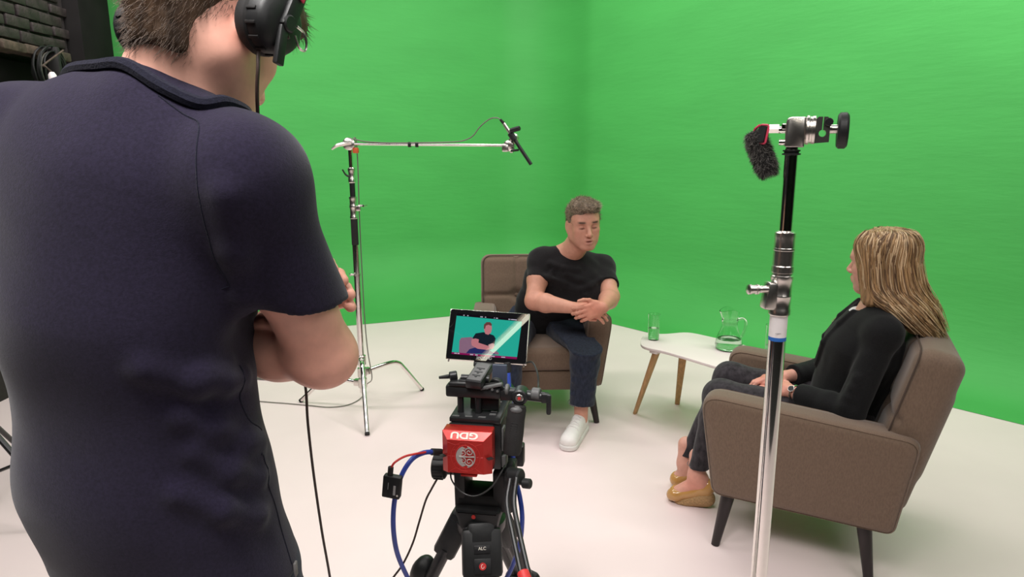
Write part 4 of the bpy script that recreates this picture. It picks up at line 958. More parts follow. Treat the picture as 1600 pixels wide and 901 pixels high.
# ================================================================ people
def frame(f, up):
    """columns: forward, left, up"""
    f = unit(f); up = np.asarray(up, float); l = unit(np.cross(up, f)); u = np.cross(f, l); return np.stack([f, l, u], 1)
def head_sdf(S, c, R, s=1.0, female=False, mouth_open=0.0, k=0.016):
    """adds a head to S. c = centre between the ears at eye height; R = frame(forward, up)"""
    g = lambda x, y, z: c+R @ (np.array([x, y, z])*s)
    S.ell(g(-.016, 0, .030), np.array([.098, .077, .087])*s, R, k=.02*s)
    S.ell(g(.034, 0, -.030), np.array([.062, .060, .080])*s, R, k=.03*s)
    S.ell(g(.045, 0, .035), np.array([.055, .062, .05])*s, R, k=.03*s)
    jw = .055 if not female else .044; cw = .020 if not female else .013
    for y in (-1, 1):
        S.cone(g(-.004, y*jw, -.060), g(.066, y*cw, -.103), .019*s, .017*s, k=.03*s)
        S.cone(g(-.004, y*jw, -.060), g(-.006, y*.062, -.01), .018*s, .018*s, k=.03*s)
        S.ell(g(.058, y*.040, -.022), np.array([.026, .022, .020])*s, R, k=.02*s)
        S.ell(g(.042, y*.034, -.058), np.array([.034, .024, .034])*s, R, k=.025*s)
    S.ell(g(.074, 0, -.100), np.array([.020, .024 if not female else .018, .017])*s, R, k=.02*s)
    S.cone(g(.082, -.036, .022), g(.082, .036, .022), .013*s, .013*s, k=.016*s)
    for y in (-1, 1):
        S.ell(g(.098, y*.031, .0), np.array([.016, .017, .012])*s, R, k=.014*s, op='s')
        S.ell(g(.079, y*.031, -.001), np.array([.0135, .0150, .0115])*s, R, k=.004*s)
    S.cone(g(.088, 0, .010), g(.114, 0, -.036), .0085*s, .0120*s, k=.012*s)
    for y in (-1, 1):
        S.ell(g(.104, y*.0125, -.040), np.array([.011, .008, .008])*s, R, k=.006*s)
        S.ell(g(.108, y*.0075, -.0475), np.array([.006, .0035, .004])*s, R, k=.003*s, op='s')
    mo = mouth_open
    S.ell(g(.082, 0, -.068), np.array([.020, .030, .020])*s, R, k=.015*s)
    S.cone(g(.099, -.016, -.0640), g(.1015, 0, -.0625), .0052*s, .0062*s, k=.006*s)
    S.cone(g(.099, .016, -.0640), g(.1015, 0, -.0625), .0052*s, .0062*s, k=.006*s)
    S.cone(g(.096, -.012, -.0755-mo), g(.099, 0, -.0765-mo), .0062*s, .0074*s, k=.006*s)
    S.cone(g(.096, .012, -.0755-mo), g(.099, 0, -.0765-mo), .0062*s, .0074*s, k=.006*s)
    if mo > 0: S.ell(g(.103, 0, -.0695-mo*.5), np.array([.014, .017, .0014+mo*.45])*s, R, k=.003*s, op='s')
    for y in (-1, 1):
        Re = R @ np.array([[math.cos(.35), -y*math.sin(.35), 0], [y*math.sin(.35), math.cos(.35), 0], [0, 0, 1]]).T
        S.ell(g(-.012, y*.080, -.008), np.array([.019, .0075, .031])*s, Re, k=.008*s)
        S.ell(g(-.006, y*.088, -.004), np.array([.010, .005, .017])*s, Re, k=.005*s, op='s')
        S.ell(g(-.004, y*.079, -.034), np.array([.010, .006, .010])*s, Re, k=.006*s)
def skin_colors(base, c=None, R=None, s=1.0, stubble=0.0, brow=None, lips=(0.44, 0.19, 0.16), red=None):
    base = np.array(base)
    def fn(V):
        col = np.tile(base, (len(V), 1))
        nz = smooth_noise(21, 45)(V)[:, None]; col = col*(1+.05*nz)
        if c is not None:
            q = ((V-c) @ R)/s
            def blob(x, y, z, rx, ry, rz): return np.exp(-(((q[:, 0]-x)/rx)**2+((q[:, 1]-y)/ry)**2+((q[:, 2]-z)/rz)**2))
            def mix(w, t):
                nonlocal col
                w = np.clip(w, 0, 1)[:, None]; col = col*(1-w)+np.array(t)*w
            mix(.30*(blob(.06, .045, -.03, .03, .02, .022)+blob(.06, -.045, -.03, .03, .02, .022)+blob(.115, 0, -.04, .02, .015, .015)), base*np.array([1.05, .72, .70]))
            if stubble: mix(stubble*(blob(.05, 0, -.09, .06, .07, .034)+.8*blob(.0, .055, -.07, .04, .02, .035)+.8*blob(.0, -.055, -.07, .04, .02, .035))*(.75+.25*nz[:, 0]), base*np.array([.50, .46, .46]))
            inl = (q[:, 0] > .088)
            mix(.8*inl*(blob(.1, 0, -.063, .03, .020, .0058)+blob(.1, 0, -.077, .03, .017, .0075)), lips)
            if brow is not None:
                for y in (-1, 1):
                    mix(1.3*(q[:, 0] > .06)*np.exp(-(((q[:, 1]-y*.033)/.017)**4+((q[:, 2]-.0225-.1*np.abs(q[:, 1]-y*.028))/.0052)**2)), brow)
                    mix(1.1*(q[:, 0] > .068)*np.exp(-(((q[:, 1]-y*.031)/.014)**4+((q[:, 2]+.0065)/.0025)**2)), np.array(brow)*.5)   # lash line
                    mix(.35*(q[:, 0] > .06)*np.exp(-(((q[:, 1]-y*.030)/.016)**2+((q[:, 2]-.004)/.010)**2)), base*np.array([.72, .55, .52]))
        if red is not None:
            for (p, r, w) in red:
                d2 = ((V-np.array(p))**2).sum(1); ww = (w*np.exp(-d2/(r*r)))[:, None]; col = col*(1-ww)+base*np.array([1.02, .68, .64])*ww
        return np.clip(col, 0, 1)
    return fn
def arm_sdf(S, sh, el, wr, r=(.052, .045, .046, .030), infl=0.0, k=.03, flat=None, upper=True, fore=True, muscle=True):
    sh, el, wr = npv(sh), npv(el), npv(wr)
    if upper:
        S.cone(sh, el, r[0]+infl, r[1]+infl, k=k)
        m = sh+(el-sh)*.45
        if muscle: S.ell(m, (r[0]+infl+.001,)*3, k=k)
    if fore:
        m = el+(wr-el)*.30
        S.cone(el, m, r[1]*.93+infl, r[2]+infl, k=k*.6); S.cone(m, wr, r[2]+infl, r[3]+infl, k=k*.6, lat=flat, sa=1.0, sb=1.25 if flat is not None else 1.0)
def hand_sdf(S, wr, f, n, side, curl=(.3, .5, .3), spread=.05, s=1.0, thumb=None, curls=None, k=.007):
    """wr wrist, f finger direction, n direction of the BACK of the hand, side=+1: thumb lies along cross(n,f)"""
    f = unit(f); n = unit(n-f*np.dot(n, f)); t = np.cross(n, f)*side
    Rh = np.stack([f, t, n], 1)
    g = lambda a, b, c: wr+(f*a+t*b+n*c)*s
    S.cone(wr, g(.03, 0, 0), .026*s, .026*s, k=.02, lat=n, sa=.72, sb=.62)
    S.box(g(.052, .001, 0), np.array([.042, .041, .0145])*s, Rh, r=.0140*s, k=.018)
    S.ell(g(.03, .024, -.008), np.array([.030, .017, .015])*s, Rh, k=.012)
    tips = []
    for i in range(4):
        b = g((.090, .094, .090, .080)[i], .0305-.0205*i, -.001)
        Ls = ((.042, .026, .021), (.047, .029, .023), (.043, .027, .022), (.033, .021, .019))[i]
        cu = curls[i] if curls else curl
        a = 0; p = b; rr_ = (.0102, .0092, .0084, .0070)
        S.cone(g(.05, (.0305-.0205*i)*.8, .003), b, .0095*s, .0105*s, k=k)
        for j in range(3):
            a += cu[j]; d = f*math.cos(a)-n*math.sin(a)+t*spread*(1.5-i)
            q = p+unit(d)*Ls[j]*s
            S.cone(p, q, rr_[j]*s*(.92 if i == 3 else 1), rr_[j+1]*s*(.92 if i == 3 else 1), k=.0035); p = q
        tips.append(p)
    if thumb is None: thumb = ((.55, .75, -.25), (.85, .45, -.30), (.95, .15, -.30))
    p = g(.022, .026, -.006)
    for j, dd in enumerate(thumb):
        d = unit(f*dd[0]+t*dd[1]+n*dd[2]); q = p+d*(.044, .032, .026)[j]*s
        S.cone(p, q, (.0145, .0115, .0105)[j]*s, (.0115, .0105, .0080)[j]*s, k=(.012, .004, .004)[j]); p = q
    return tips
def torso_sdf(S, pelvis, neck, shL, shR, fwd=None, infl=0.0, w=(.165, .150, .178, .165), d=(.112, .105, .120, .095), bend=(0, 0, 0), k=.05, trap=.050, ball=.060):
    pelvis, neck, shL, shR = npv(pelvis), npv(neck), npv(shL), npv(shR); bend = npv(bend)
    lat = unit(shL-shR); ax = neck-pelvis
    pt = lambda t: pelvis+ax*t+bend*math.sin(PI*min(max(t, 0), 1))
    ts = (-.02, .30, .64, .86); 
    for i in range(3):
        S.cone(pt(ts[i]), pt(ts[i+1]), d[i]+infl, d[i+1]+infl, k=k, lat=lat, sa=(w[i]+infl)/(d[i]+infl), sb=(w[i+1]+infl)/(d[i+1]+infl))
    for sh in (shL, shR):
        S.cone(neck+(sh-neck)*.12, sh, trap+infl, trap+.006+infl, k=k)
        S.ell(sh, (ball+infl,)*3, k=k*.8)
def leg_sdf(S, hip, kn, an, r=(.088, .066, .062, .045), infl=0.0, k=.04, calf=.0):
    hip, kn, an = npv(hip), npv(kn), npv(an)
    S.cone(hip, kn, r[0]+infl, r[1]+infl, k=k)
    m = kn+(an-kn)*.28
    S.cone(kn, m, r[1]*.97+infl, r[2]+infl+calf, k=k); S.cone(m, an, r[2]+infl+calf, r[3]+infl, k=k*.6)
def sneaker(name, ankle, toe, parent):
    """white lace-up trainer; ankle over the heel, toe on the floor"""
    ankle, toe = npv(ankle), npv(toe); f = toe-ankle; f[2] = 0; f = unit(f); l = np.array([-f[1], f[0], 0]); u = np.array([0, 0, 1.]); R = np.stack([f, l, u], 1)
    hz = np.array([ankle[0], ankle[1], 0]); Lf = np.linalg.norm((toe-hz)[:2])
    def g(x, y, z): return hz+f*x+l*y+u*z
    S = SDF()
    S.cone(g(-.03, 0, .045), g(Lf-.045, 0, .040), .036, .036, k=0, lat=l, sa=.95, sb=1.25)
    S.cone(g(-.02, 0, .075), g(.035, 0, .085), .034, .032, k=.02); S.cone(g(.04, 0, .080), g(Lf-.07, 0, .052), .031, .030, k=.02, lat=l, sa=1, sb=1.3)
    S.plane(g(0, 0, .022), -u)
    S.ell(g(-.004, 0, .125), (.034, .027, .030), R, k=.008, op='s')
    t = sdf_obj(name, S, .005, 'white_leather', parent); S0 = S
    S = SDF(); S.cone(g(-.028, 0, .014), g(Lf-.047, 0, .014), .042, .045, k=0, lat=l, sa=.95, sb=1.08); S.plane(g(0, 0, .002), -u); S.plane(g(0, 0, .027), u, .004)
    sdf_obj('sole', S, .005, 'white_rubber', t)
    lc = MB()
    for i in range(5):
        x = .055+.022*i; z = .112-.0125*i
        lc.tube([on_surface(S0, g(x+.012*(i % 2 if y < 0 else (i+1) % 2)*abs(y)/.026, y, z+.01), off=.0015) for y in (-.026, -.013, 0, .013, .026)], .0030, 6, 3)
    lc.build('laces', 'white_rubber', t)
    return t
# ---------------------------------------------------------------- seated man
mp = np.array([0.165, 3.86, 0.505]); mneck = U(889, 394, 3.66); mshR = U(845, 408, 3.64); mshL = U(941, 418, 3.70)
melR = U(834, 470, 3.49); mwrR = U(897, 481, 3.36); melL = U(954, 463, 3.50); mwrL = U(942, 480, 3.29)
mhipL = np.array([.255, 3.84, .50]); mhipR = np.array([.065, 3.86, .50])
mknL = U(916, 533, 3.36); manL = U(908, 640, 3.40); mknR = U(792, 548, 3.37); manR = U(792, 668, 3.36)
mhc = np.array([.378, 3.529, 1.117]); mhR = frame([.16, -.985, -.06], [-.05, -.04, 1]); mhs = 1.045
man = thing('person', 'man in black t-shirt and jeans seated in armchair, looking down with hands clasped', 'person', (.2, 3.6, 0), group=None)
B = SDF()
head_sdf(B, mhc, mhR, mhs, mouth_open=.004)
nb = mneck+np.array([0, -.01, 0])
B.cone(mhc+mhR @ np.array([-.030, 0, -.055]), nb+np.array([0, .01, -.02]), .056, .064, k=.03)
B.cone(mhc+mhR @ np.array([.020, 0, -.085]), nb+np.array([0.01, -.03, -.01]), .040, .05, k=.03)
torso_sdf(B, mp, mneck, mshL, mshR, infl=-.012)
arm_sdf(B, mshR, melR, mwrR, r=(.054, .048, .049, .029)); arm_sdf(B, mshL, melL, mwrL, r=(.054, .048, .049, .029))
# hands clasped: right hand wraps over the left
hand_sdf(B, mwrR+np.array([.004, -.004, .0]), np.array([.86, -.42, .02]), np.array([-.25, -.55, .80]), -1, curl=(.35, .55, .35), s=1.0, thumb=((.75, .35, -.1), (.9, .05, -.25), (.9, -.2, -.4)))
hand_sdf(B, mwrL+np.array([-.004, -.0, .0]), np.array([-.80, -.30, -.18]), np.array([.28, -.88, .30]), -1, curl=(.55, .75, .45), s=.98, thumb=((.7, .6, .1), (.9, .3, .0), (.95, .1, -.1)))
for kn, an in ((mknL, manL), (mknR, manR)): B.cone(an+np.array([0, 0, .08]), an+np.array([0, -.0, -.05]), .040, .036, k=.02)
sk = (.58, .285, .20)
redh = [(mwrR+np.array([.06, -.05, 0]), .06, .6), (mwrL+np.array([-.05, -.02, 0]), .06, .6), (melR, .05, .4)]
sdf_obj('body', B, .0040, 'skin', man, skin_colors(sk, mhc, mhR, mhs, stubble=.35, brow=(.07, .045, .03), red=redh))
# hair
hg = lambda x, y, z: mhc+mhR @ (np.array([x, y, z])*mhs)
H_ = SDF(); H_.ell(hg(-.020, 0, .036), np.array([.104, .084, .094])*mhs, mhR, k=0); H_.ell(hg(.040, 0, .090), np.array([.064, .068, .038])*mhs, mhR, k=.03)
n1 = smooth_noise(4, 75); n2 = smooth_noise(9, 150)
H_.ell(hg(.110, 0, -.034), np.array([.075, .070, .108])*mhs, mhR, k=.012, op='s')
H_.ell(hg(.035, 0, -.075), np.array([.070, .12, .072])*mhs, mhR, k=.008, op='s')
H_.ell(hg(-.05, 0, -.105), np.array([.12, .12, .055])*mhs, mhR, k=.008, op='s')
H_.func(lambda P_, d: d+.0060*n1(P_)+.0034*n2(P_))
ho = sdf_obj('hair', H_, .0035, 'hair_greying', man)
V_ = np.array([v.co for v in ho.data.vertices]); N_ = np.array([v.normal for v in ho.data.vertices]); rs = np.random.RandomState(2)
ix = rs.choice(len(V_), 3000); dd = N_[ix]*.45+(mhR @ np.array([.35, .35, .3]))+rs.normal(size=(3000, 3))*.45
strands('hair_strands', V_[ix]-N_[ix]*.002, dd, rs.uniform(.008, .020, 3000), .0008, 'hair_greying', man, seg=3, bend=mhR[:, 0]*.004)['kind'] = 'stuff'
tp_ = np.nonzero(((V_-mhc) @ mhR)[:, 2] > .075)[0]; ix = rs.choice(tp_, 1300); dd = N_[ix]*.5+(mhR @ np.array([.45, .3, .2]))+rs.normal(size=(1300, 3))*.5
strands('grey_strands', V_[ix], dd, rs.uniform(.010, .022, 1300), .0009, 'hair_grey_light', man, seg=3, bend=mhR[:, 0]*.004)['kind'] = 'stuff'
# t-shirt
T = SDF(); torso_sdf(T, mp+np.array([0, 0, -.02]), mneck+np.array([0, 0, -.018]), mshL, mshR, infl=.006, w=(.172, .165, .182, .168), d=(.128, .122, .124, .095))
T.ell(mp+np.array([.03, -.085, .12]), (.15, .09, .14), k=.06); T.ell(mneck+np.array([.02, -.045, -.14]), (.165, .085, .12), k=.06); T.ell(U(917, 462, 3.60), (.10, .10, .13), k=.06)
for sh, el in ((mshR, melR), (mshL, melL)):
    sl = SDF(); d = unit(el-sh); sl.cone(sh-d*.01, el, .060, .064, k=.03); sl.plane(sh+d*(.118 if sh is mshR else .15), d, .003); T.sub(sl, .03)
rs = np.random.RandomState(5)
FQ = []
for (p0, p1, p2) in (((905, 452, 3.50), (880, 446, 3.48), (850, 440, 3.50)), ((915, 462, 3.47), (885, 458, 3.44), (860, 450, 3.46)), ((930, 440, 3.48), (905, 436, 3.47), (885, 428, 3.50)), ((865, 420, 3.54), (858, 436, 3.52), (856, 452, 3.5)), ((940, 430, 3.5), (925, 446, 3.47), (905, 452, 3.46)), ((855, 500, 3.62), (835, 492, 3.6), (820, 480, 3.62)), ((860, 410, 3.55), (880, 418, 3.53), (905, 420, 3.53))):
    q = [on_surface(T, U(*p), off=-.003) for p in (p0, p1, p2)]; FQ.append(q)
for q in FQ:
    for a, b in zip(q[:-1], q[1:]): T.cone(a, b, .0075, .0065, k=.022)
nn_ = smooth_noise(8, 28); nn2 = smooth_noise(18, 60)
T.func(lambda P_, d: d+.0035*nn_(P_*np.array([1, 1, 2.0]))+.0016*nn2(P_))
T.ell(mneck+np.array([.006, -.045, .046]), (.062, .058, .032), frame([0, -.8, .35], [0, .3, 1]), k=.006, op='s')
ts = sdf_obj('t_shirt', T, .0055, 'black_jersey', man)
# jeans
J_ = SDF(); J_.cone(mp+np.array([-.06, .0, .01]), mp+np.array([.06, 0, .01]), .118, .118, k=.03); J_.cone(mp+np.array([0, -.02, .06]), mp+np.array([0, 0, 0]), .118, .125, k=.03, lat=[1, 0, 0], sa=1.35, sb=1.35)
for hip, kn, an in ((mhipL, mknL, manL), (mhipR, mknR, manR)):
    lg_ = SDF(); leg_sdf(lg_, hip, kn, an+np.array([0, 0, -.06]), r=(.102, .084, .074, .062)); lg_.plane(an+np.array([0, 0, .030]), [0, -.15, -1], .002); J_.sub(lg_, .03)
    for i in range(4):
        a = hip+(kn-hip)*(.45+.13*i)+np.array([-.05, -.01, .065]); J_.cone(a, a+np.array([.075, -.035+.01*i, .005]), .006, .004, k=.014)
    for i in range(4):
        a = kn+(an-kn)*(.12+.2*i); J_.cone(a+np.array([-.06, -.04, 0]), a+np.array([.05, -.055, .03]), .008, .006, k=.02)
J_.func(lambda P_, d: d+.003*nn_(P_*1.3)+.0012*nn2(P_))
J_.plane(mp+np.array([0, 0, .085]), [0, -.2, 1], .004)
je = sdf_obj('jeans', J_, .0060, 'blue_denim', man)
d = unit(manL-mknL)
MB().tube([manL+np.array([.070*math.cos(a), .070*math.sin(a), .044]) for a in np.linspace(0, 2*PI, 20)], .0016, 5, 1).build('hem_stitching', 'denim_thread', je)
tL = UF(884, 706); sneaker('shoe', np.array([manL[0]-.002, manL[1]+.01, 0]), tL, man)
sneaker('shoe', np.array([manR[0]-.004, manR[1]+.01, 0]), np.array([-.045, 3.10, 0]), man)
# ---------------------------------------------------------------- seated woman
W = CR_
whc = np.array([1.336, 2.396, 1.092]); whR = frame([-.626, .779, -.01], [-.08, -.08, 1]); whs = .98
wp = W(-.13, 0, .50); wneck = W(-.215, .015, .925); wshL = W(-.235, .165, .865); wshR = W(-.205, -.160, .870)
welL = W(-.150, .235, .585); wwrL = W(.055, .105, .590); welR = W(-.10, -.235, .60); wwrR = W(.085, -.015, .605)
whipL = W(-.10, .085, .495); whipR = W(-.10, -.085, .495); wknL = W(.310, .085, .520); wknR = W(.300, -.085, .545)
wanL = W(.395, .045, .135); wanR = W(.47, -.085, .120)
wom = thing('person', 'woman with long blonde hair in black blazer seated side-on in armchair', 'person', W(-.05, 0, 0))
B = SDF(); head_sdf(B, whc, whR, whs, female=True)
B.cone(whc+whR @ np.array([-.025, 0, -.06]), wneck, .046, .052, k=.03)
torso_sdf(B, wp, wneck, wshL, wshR, infl=-.012, w=(.165, .125, .150, .135), d=(.105, .09, .105, .08), trap=.04)
arm_sdf(B, wshL, welL, wwrL, r=(.042, .037, .037, .023)); arm_sdf(B, wshR, welR, wwrR, r=(.042, .037, .037, .023))
fdir = CH_R_F; ldir = CH_R_L
hand_sdf(B, wwrL, fdir*.9-ldir*.42+np.array([0, 0, -.02]), np.array([0, 0, 1])+ldir*.5, -1, curl=(.25, .45, .3), s=.88)
hand_sdf(B, wwrR, fdir*.9+ldir*.30+np.array([0, 0, -.12]), np.array([0, 0, 1])-ldir*.2, 1, curl=(.3, .5, .3), s=.88)
for an in (wanL, wanR):
    B.cone(an+np.array([0, 0, .09]), an, .035, .032, k=.02)
fts = []
for an, toe in ((wanL, UF(1037, 778)), (wanR, UF(1052, 757)+np.array([.0, .0, 0]))):
    f = toe-an; f[2] = 0; Lf = np.linalg.norm(f); f = unit(f); fts.append((an, toe, f, Lf))
    g0_ = np.array([an[0], an[1], 0])
    B.cone(an+np.array([0, 0, -.02])-f*.02, g0_+f*(Lf*.55)+np.array([0, 0, .045]), .032, .026, k=.025, lat=np.array([-f[1], f[0], 0]), sa=.9, sb=1.2)
    B.cone(an-f*.035+np.array([0, 0, -.05]), an, .026, .03, k=.03)
sdf_obj('body', B, .0040, 'skin', wom, skin_colors((.66, .35, .27), whc, whR, whs, brow=(.20, .12, .06), red=[(wwrL+fdir*.06, .07, .8), (wwrR+fdir*.06, .07, .8), (wanL+np.array([0, 0, -.03]), .06, .7)]))
# blazer
T = SDF(); torso_sdf(T, wp+np.array([0, 0, .03]), wneck+np.array([0, 0, -.025]), wshL, wshR, infl=.010, w=(.150, .138, .158, .145), d=(.118, .108, .118, .085), trap=.042, ball=.043)
for sh, el, wr in ((wshL, welL, wwrL), (wshR, welR, wwrR)):
    sl = SDF(); arm_sdf(sl, sh, el, wr, r=(.050, .052, .050, .042), k=.025, muscle=False); d = unit(wr-el); sl.plane(el+d*(np.linalg.norm(wr-el)-.045), d, .003)
    for i in range(4):
        a = el+(sh-el)*(.02+.12*i); o = unit(np.cross(sh-el, wr-el)); T_ = unit(sh-el)
        sl.cone(a+o*.045+T_*.01, a-o*.045-T_*.01+unit(wr-el)*.035, .012, .010, k=.025)
    T.sub(sl, .018)
# lapels and open front
LP = []
for s in (1, -1):
    q = [on_surface(T, W(x, s*y, z), off=.001) for x, y, z in ((-.16, .055, .925), (-.10, .060, .86), (-.06, .050, .78), (-.04, .015, .68))]
    LP.append(q)
for q in LP:
    for a, b in zip(q[:-1], q[1:]): T.cone(a, b, .010, .012, k=.008)
nn_ = smooth_noise(31, 30); T.func(lambda P_, d: d+.0032*nn_(P_)+.0012*smooth_noise(32, 80)(P_))
T.plane(W(0, 0, .475), [0, 0, -1], .004)
T.ell(W(-.17, .015, .945), (.062, .058, .055), k=.006, op='s')
bz = sdf_obj('blazer', T, .0055, 'black_suiting', wom)
S = SDF(); S.cone(W(-.160, .01, .880), W(-.150, .0, .72), .046, .070, k=0, lat=ldir, sa=1.1, sb=1.1)
S.ell(W(-.165, .015, .96), (.058, .054, .05), k=.006, op='s')
sdf_obj('blouse', S, .005, 'white_cotton', wom)
# jeans
J_ = SDF(); J_.cone(W(-.13, .07, .505), W(-.13, -.07, .505), .112, .112, k=.03)
for hip, kn, an in ((whipL, wknL, wanL), (whipR, wknR, wanR)):
    lg_ = SDF(); leg_sdf(lg_, hip, kn, an, r=(.088, .064, .054, .039)); lg_.plane(an+np.array([0, 0, .045]), [0, 0, -1], .002); J_.sub(lg_, .02)
    for i in range(3):
        a = kn+(an-kn)*(.02+.07*i); J_.cone(a+ldir*.05-fdir*.02, a-ldir*.05-fdir*.03, .008, .006, k=.016)
J_.func(lambda P_, d: d+.0025*nn_(P_*1.4))
je = sdf_obj('jeans', J_, .0055, 'grey_denim', wom)
m_ = MB(); m_.tube([wanL+np.array([.0405*math.cos(a), .0405*math.sin(a), .052]) for a in np.linspace(0, 2*PI, 20)], .0014, 5, 1)
pts = []
for t in np.linspace(.15, .97, 10): pts.append(whipL+(wknL-whipL)*t+ldir*(.070-.016*t)+np.array([0, 0, .050-.010*t]))
m_.tube(pts, .0012, 5, 1); m_.build('seam_stitching', 'denim_thread', je)
# wedge shoes
for (an, toe, f, Lf) in fts:
    l = np.array([-f[1], f[0], 0]); u = np.array([0, 0, 1.]); o = np.array([an[0], an[1], 0])
    g = lambda x, y, z: o+f*x+l*y+u*z
    S = SDF(); S.cone(g(-.045, 0, .082), g(Lf*.62, 0, .036), .030, .029, k=0, lat=l, sa=1.05, sb=1.3); S.cone(g(Lf*.62, 0, .034), g(Lf-.034, 0, .026), .030, .021, k=.02, lat=l, sa=1.3, sb=1.5)
    S.cone(g(-.05, 0, .105), g(-.03, 0, .09), .026, .03, k=.02)
    S.plane(g(0, 0, .008), -u)
    S.cone(g(-.005, 0, .125), g(Lf*.52, 0, .085), .036, .032, k=.006, op='s', lat=l, sa=.8, sb=1.0)
    shoe = sdf_obj('wedge_shoe', S, .0045, 'tan_patent', wom)
    S = SDF(); S.cone(g(-.048, 0, .040), g(-.02, 0, .040), .034, .034, k=0, lat=l, sa=.9, sb=.9); S.cone(g(-.035, 0, .045), g(Lf*.45, 0, .0), .034, .030, k=.02, lat=l, sa=1, sb=1.1)
    S.plane(g(0, 0, .002), -u); S.plane(g(-.045, 0, .072), u*.95+f*.42, .003)
    sdf_obj('wedge_heel', S, .0045, 'cork_rope', shoe)
# wristwatch
wd_ = unit(wwrL-welL); wc = wwrL-wd_*.022; Rw = basis(np.cross(wd_, [0, 0, 1]), wd_)
MB().tube([wc+Rw @ np.array([.030*math.cos(a), .027*math.sin(a), 0]) for a in np.linspace(0, 2*PI, 26)], .0038, 6, 1).build('watch_band', 'satin_metal', wom)
wn = unit(np.array([0, 0, 1.])*.6+ldir*.8); wn = unit(wn-wd_*(wn @ wd_)); wf = wc+wn*.030
m_ = MB(); m_.cyl(wf-wn*.003, wf+wn*.004, .0130, n=20, bev=.001); wo = m_.build('watch_case', 'satin_metal', wom)
MB().cyl(wf+wn*.004, wf+wn*.0046, .0108, n=20).build('watch_dial', 'black_metal', wo)
# hair: long locks falling from a crown parting
hg = lambda x, y, z: whc+whR @ (np.array([x, y, z])*whs)
H_ = SDF(); H_.ell(hg(-.020, 0, .034), np.array([.103, .083, .090])*whs, whR, k=0)
H_.cone(hg(-.045, .005, .0), hg(-.080, .0, -.13), .074, .062, k=.04, lat=whR[:, 1], sa=1.02, sb=1.1)
H_.cone(hg(.022, .055, .03), hg(.000, .066, -.115), .040, .036, k=.03); H_.cone(hg(.020, -.055, .03), hg(.0, -.064, -.13), .040, .034, k=.03)
tail_l = W(-.385, .10, .865); tail_r = W(-.395, -.08, .865)
H_.cone(hg(-.09, .01, -.12), W(-.345, .05, .890), .056, .042, k=.04, lat=whR[:, 1], sa=1.1, sb=1.2)
H_.ell(hg(.125, 0, -.055), np.array([.082, .060, .115])*whs, whR, k=.01, op='s')
ridge = smooth_noise(41, 1.0)
def hair_ridges(P_, d):
    q = (P_-whc) @ whR; a = np.arctan2(q[:, 1], q[:, 0]+.04+.25*np.clip(q[:, 2], -1, 0))
    return d+.0014*np.sin(a*34+3*np.sin(q[:, 2]*22))+.0012*np.sin(a*71+2.0+4*np.sin(q[:, 2]*17))
H_.func(hair_ridges)
sdf_obj('hair', H_, .0045, 'hair_blonde', wom)
rs = np.random.RandomState(12)
def lock_mesh(n, seed, rad, mat_name):
    rs = np.random.RandomState(seed); m_v = []; m_f = []; nv = 0
    for i in range(n):
        a = rs.uniform(-2.55, 2.45) if rs.rand() < .6 else rs.uniform(.7, 2.45)                                  # angle round the head, 0 = back
        x0 = rs.uniform(-.045, .055); y0 = rs.normal()*.010
        sa, ca = math.sin(a), math.cos(a); side = 1.0+.02*rs.normal(); fw = max(0., -ca); bk = max(0., ca); sg = 1.0 if sa > 0 else -1.0
        top = hg(x0, y0, .036+.099*math.sqrt(max(.05, 1-((x0+.02)/.114)**2)))
        p0 = hg(-.020-.064*ca*side+x0*.55, .054*sa*side, .120+rs.normal()*.003)
        p1 = hg(-.020-.100*ca*side+x0*.30, .086*sa*side+.018*fw*sg, .078+rs.normal()*.005)
        p2 = hg(-.024-(.106 if ca > 0 else .092)*ca*side, .097*sa*side+.022*fw*sg, .005+rs.normal()*.008)
        p3 = hg(-.036-(.118 if ca > 0 else .080)*ca*side, .094*sa*side+.024*fw*sg, -.085+rs.normal()*.01)
        if sa > 0 or ca > .2 or rs.rand() < .4:
            end = W(-.352-.060*bk+rs.normal()*.010-.02*(1-abs(sa)), .115*sa*rs.uniform(.75, 1.05)+.012, .845+rs.uniform(-.012, .030)+.03*(1-bk))
            p4 = (p3*.50+end*.50)+CH_R_L*.022*sa+np.array([0, 0, -.010*fw+.006])+CH_R_F*(.010-.02*bk)
        else:
            end = W(-.085+rs.normal()*.012, .11*sg+rs.normal()*.012, .80+rs.uniform(-.03, .03)); p4 = (p3*.5+end*.5)+CH_R_L*.012*sg
        P_ = catmull([top, p0, p1, p2, p3, p4, end], 4); mm = len(P_); r = rad*rs.uniform(.7, 1.4)
        X = unit(np.cross(P_[2]-P_[0], P_[2]-whc))
        for j, p in enumerate(P_):
            T_ = unit(P_[min(j+1, mm-1)]-P_[max(j-1, 0)]); Y = unit(np.cross(T_, X)); X = unit(np.cross(Y, T_)); t = j/(mm-1); rr_ = r*(.6+.6*min(1, t*4))*(1 if t < .8 else (1-.75*(t-.8)/.2))
            for k in range(4):
                an_ = PI/2*k; m_v.append(p+X*rr_*1.7*math.cos(an_)+Y*rr_*.6*math.sin(an_))
        for j in range(mm-1):
            for k in range(4): m_f.append((nv+j*4+k, nv+j*4+(k+1) % 4, nv+(j+1)*4+(k+1) % 4, nv+(j+1)*4+k))
        nv += mm*4
    m = MB(); m.v = [tuple(v) for v in m_v]; m.f = m_f
    o = m.build('hair_locks', mat_name, wom, 180); o['kind'] = 'stuff'; return o
lock_mesh(900, 3, .0013, 'hair_blonde'); lock_mesh(620, 4, .0012, 'hair_blonde_light'); lock_mesh(420, 6, .0012, 'hair_blonde_dark')
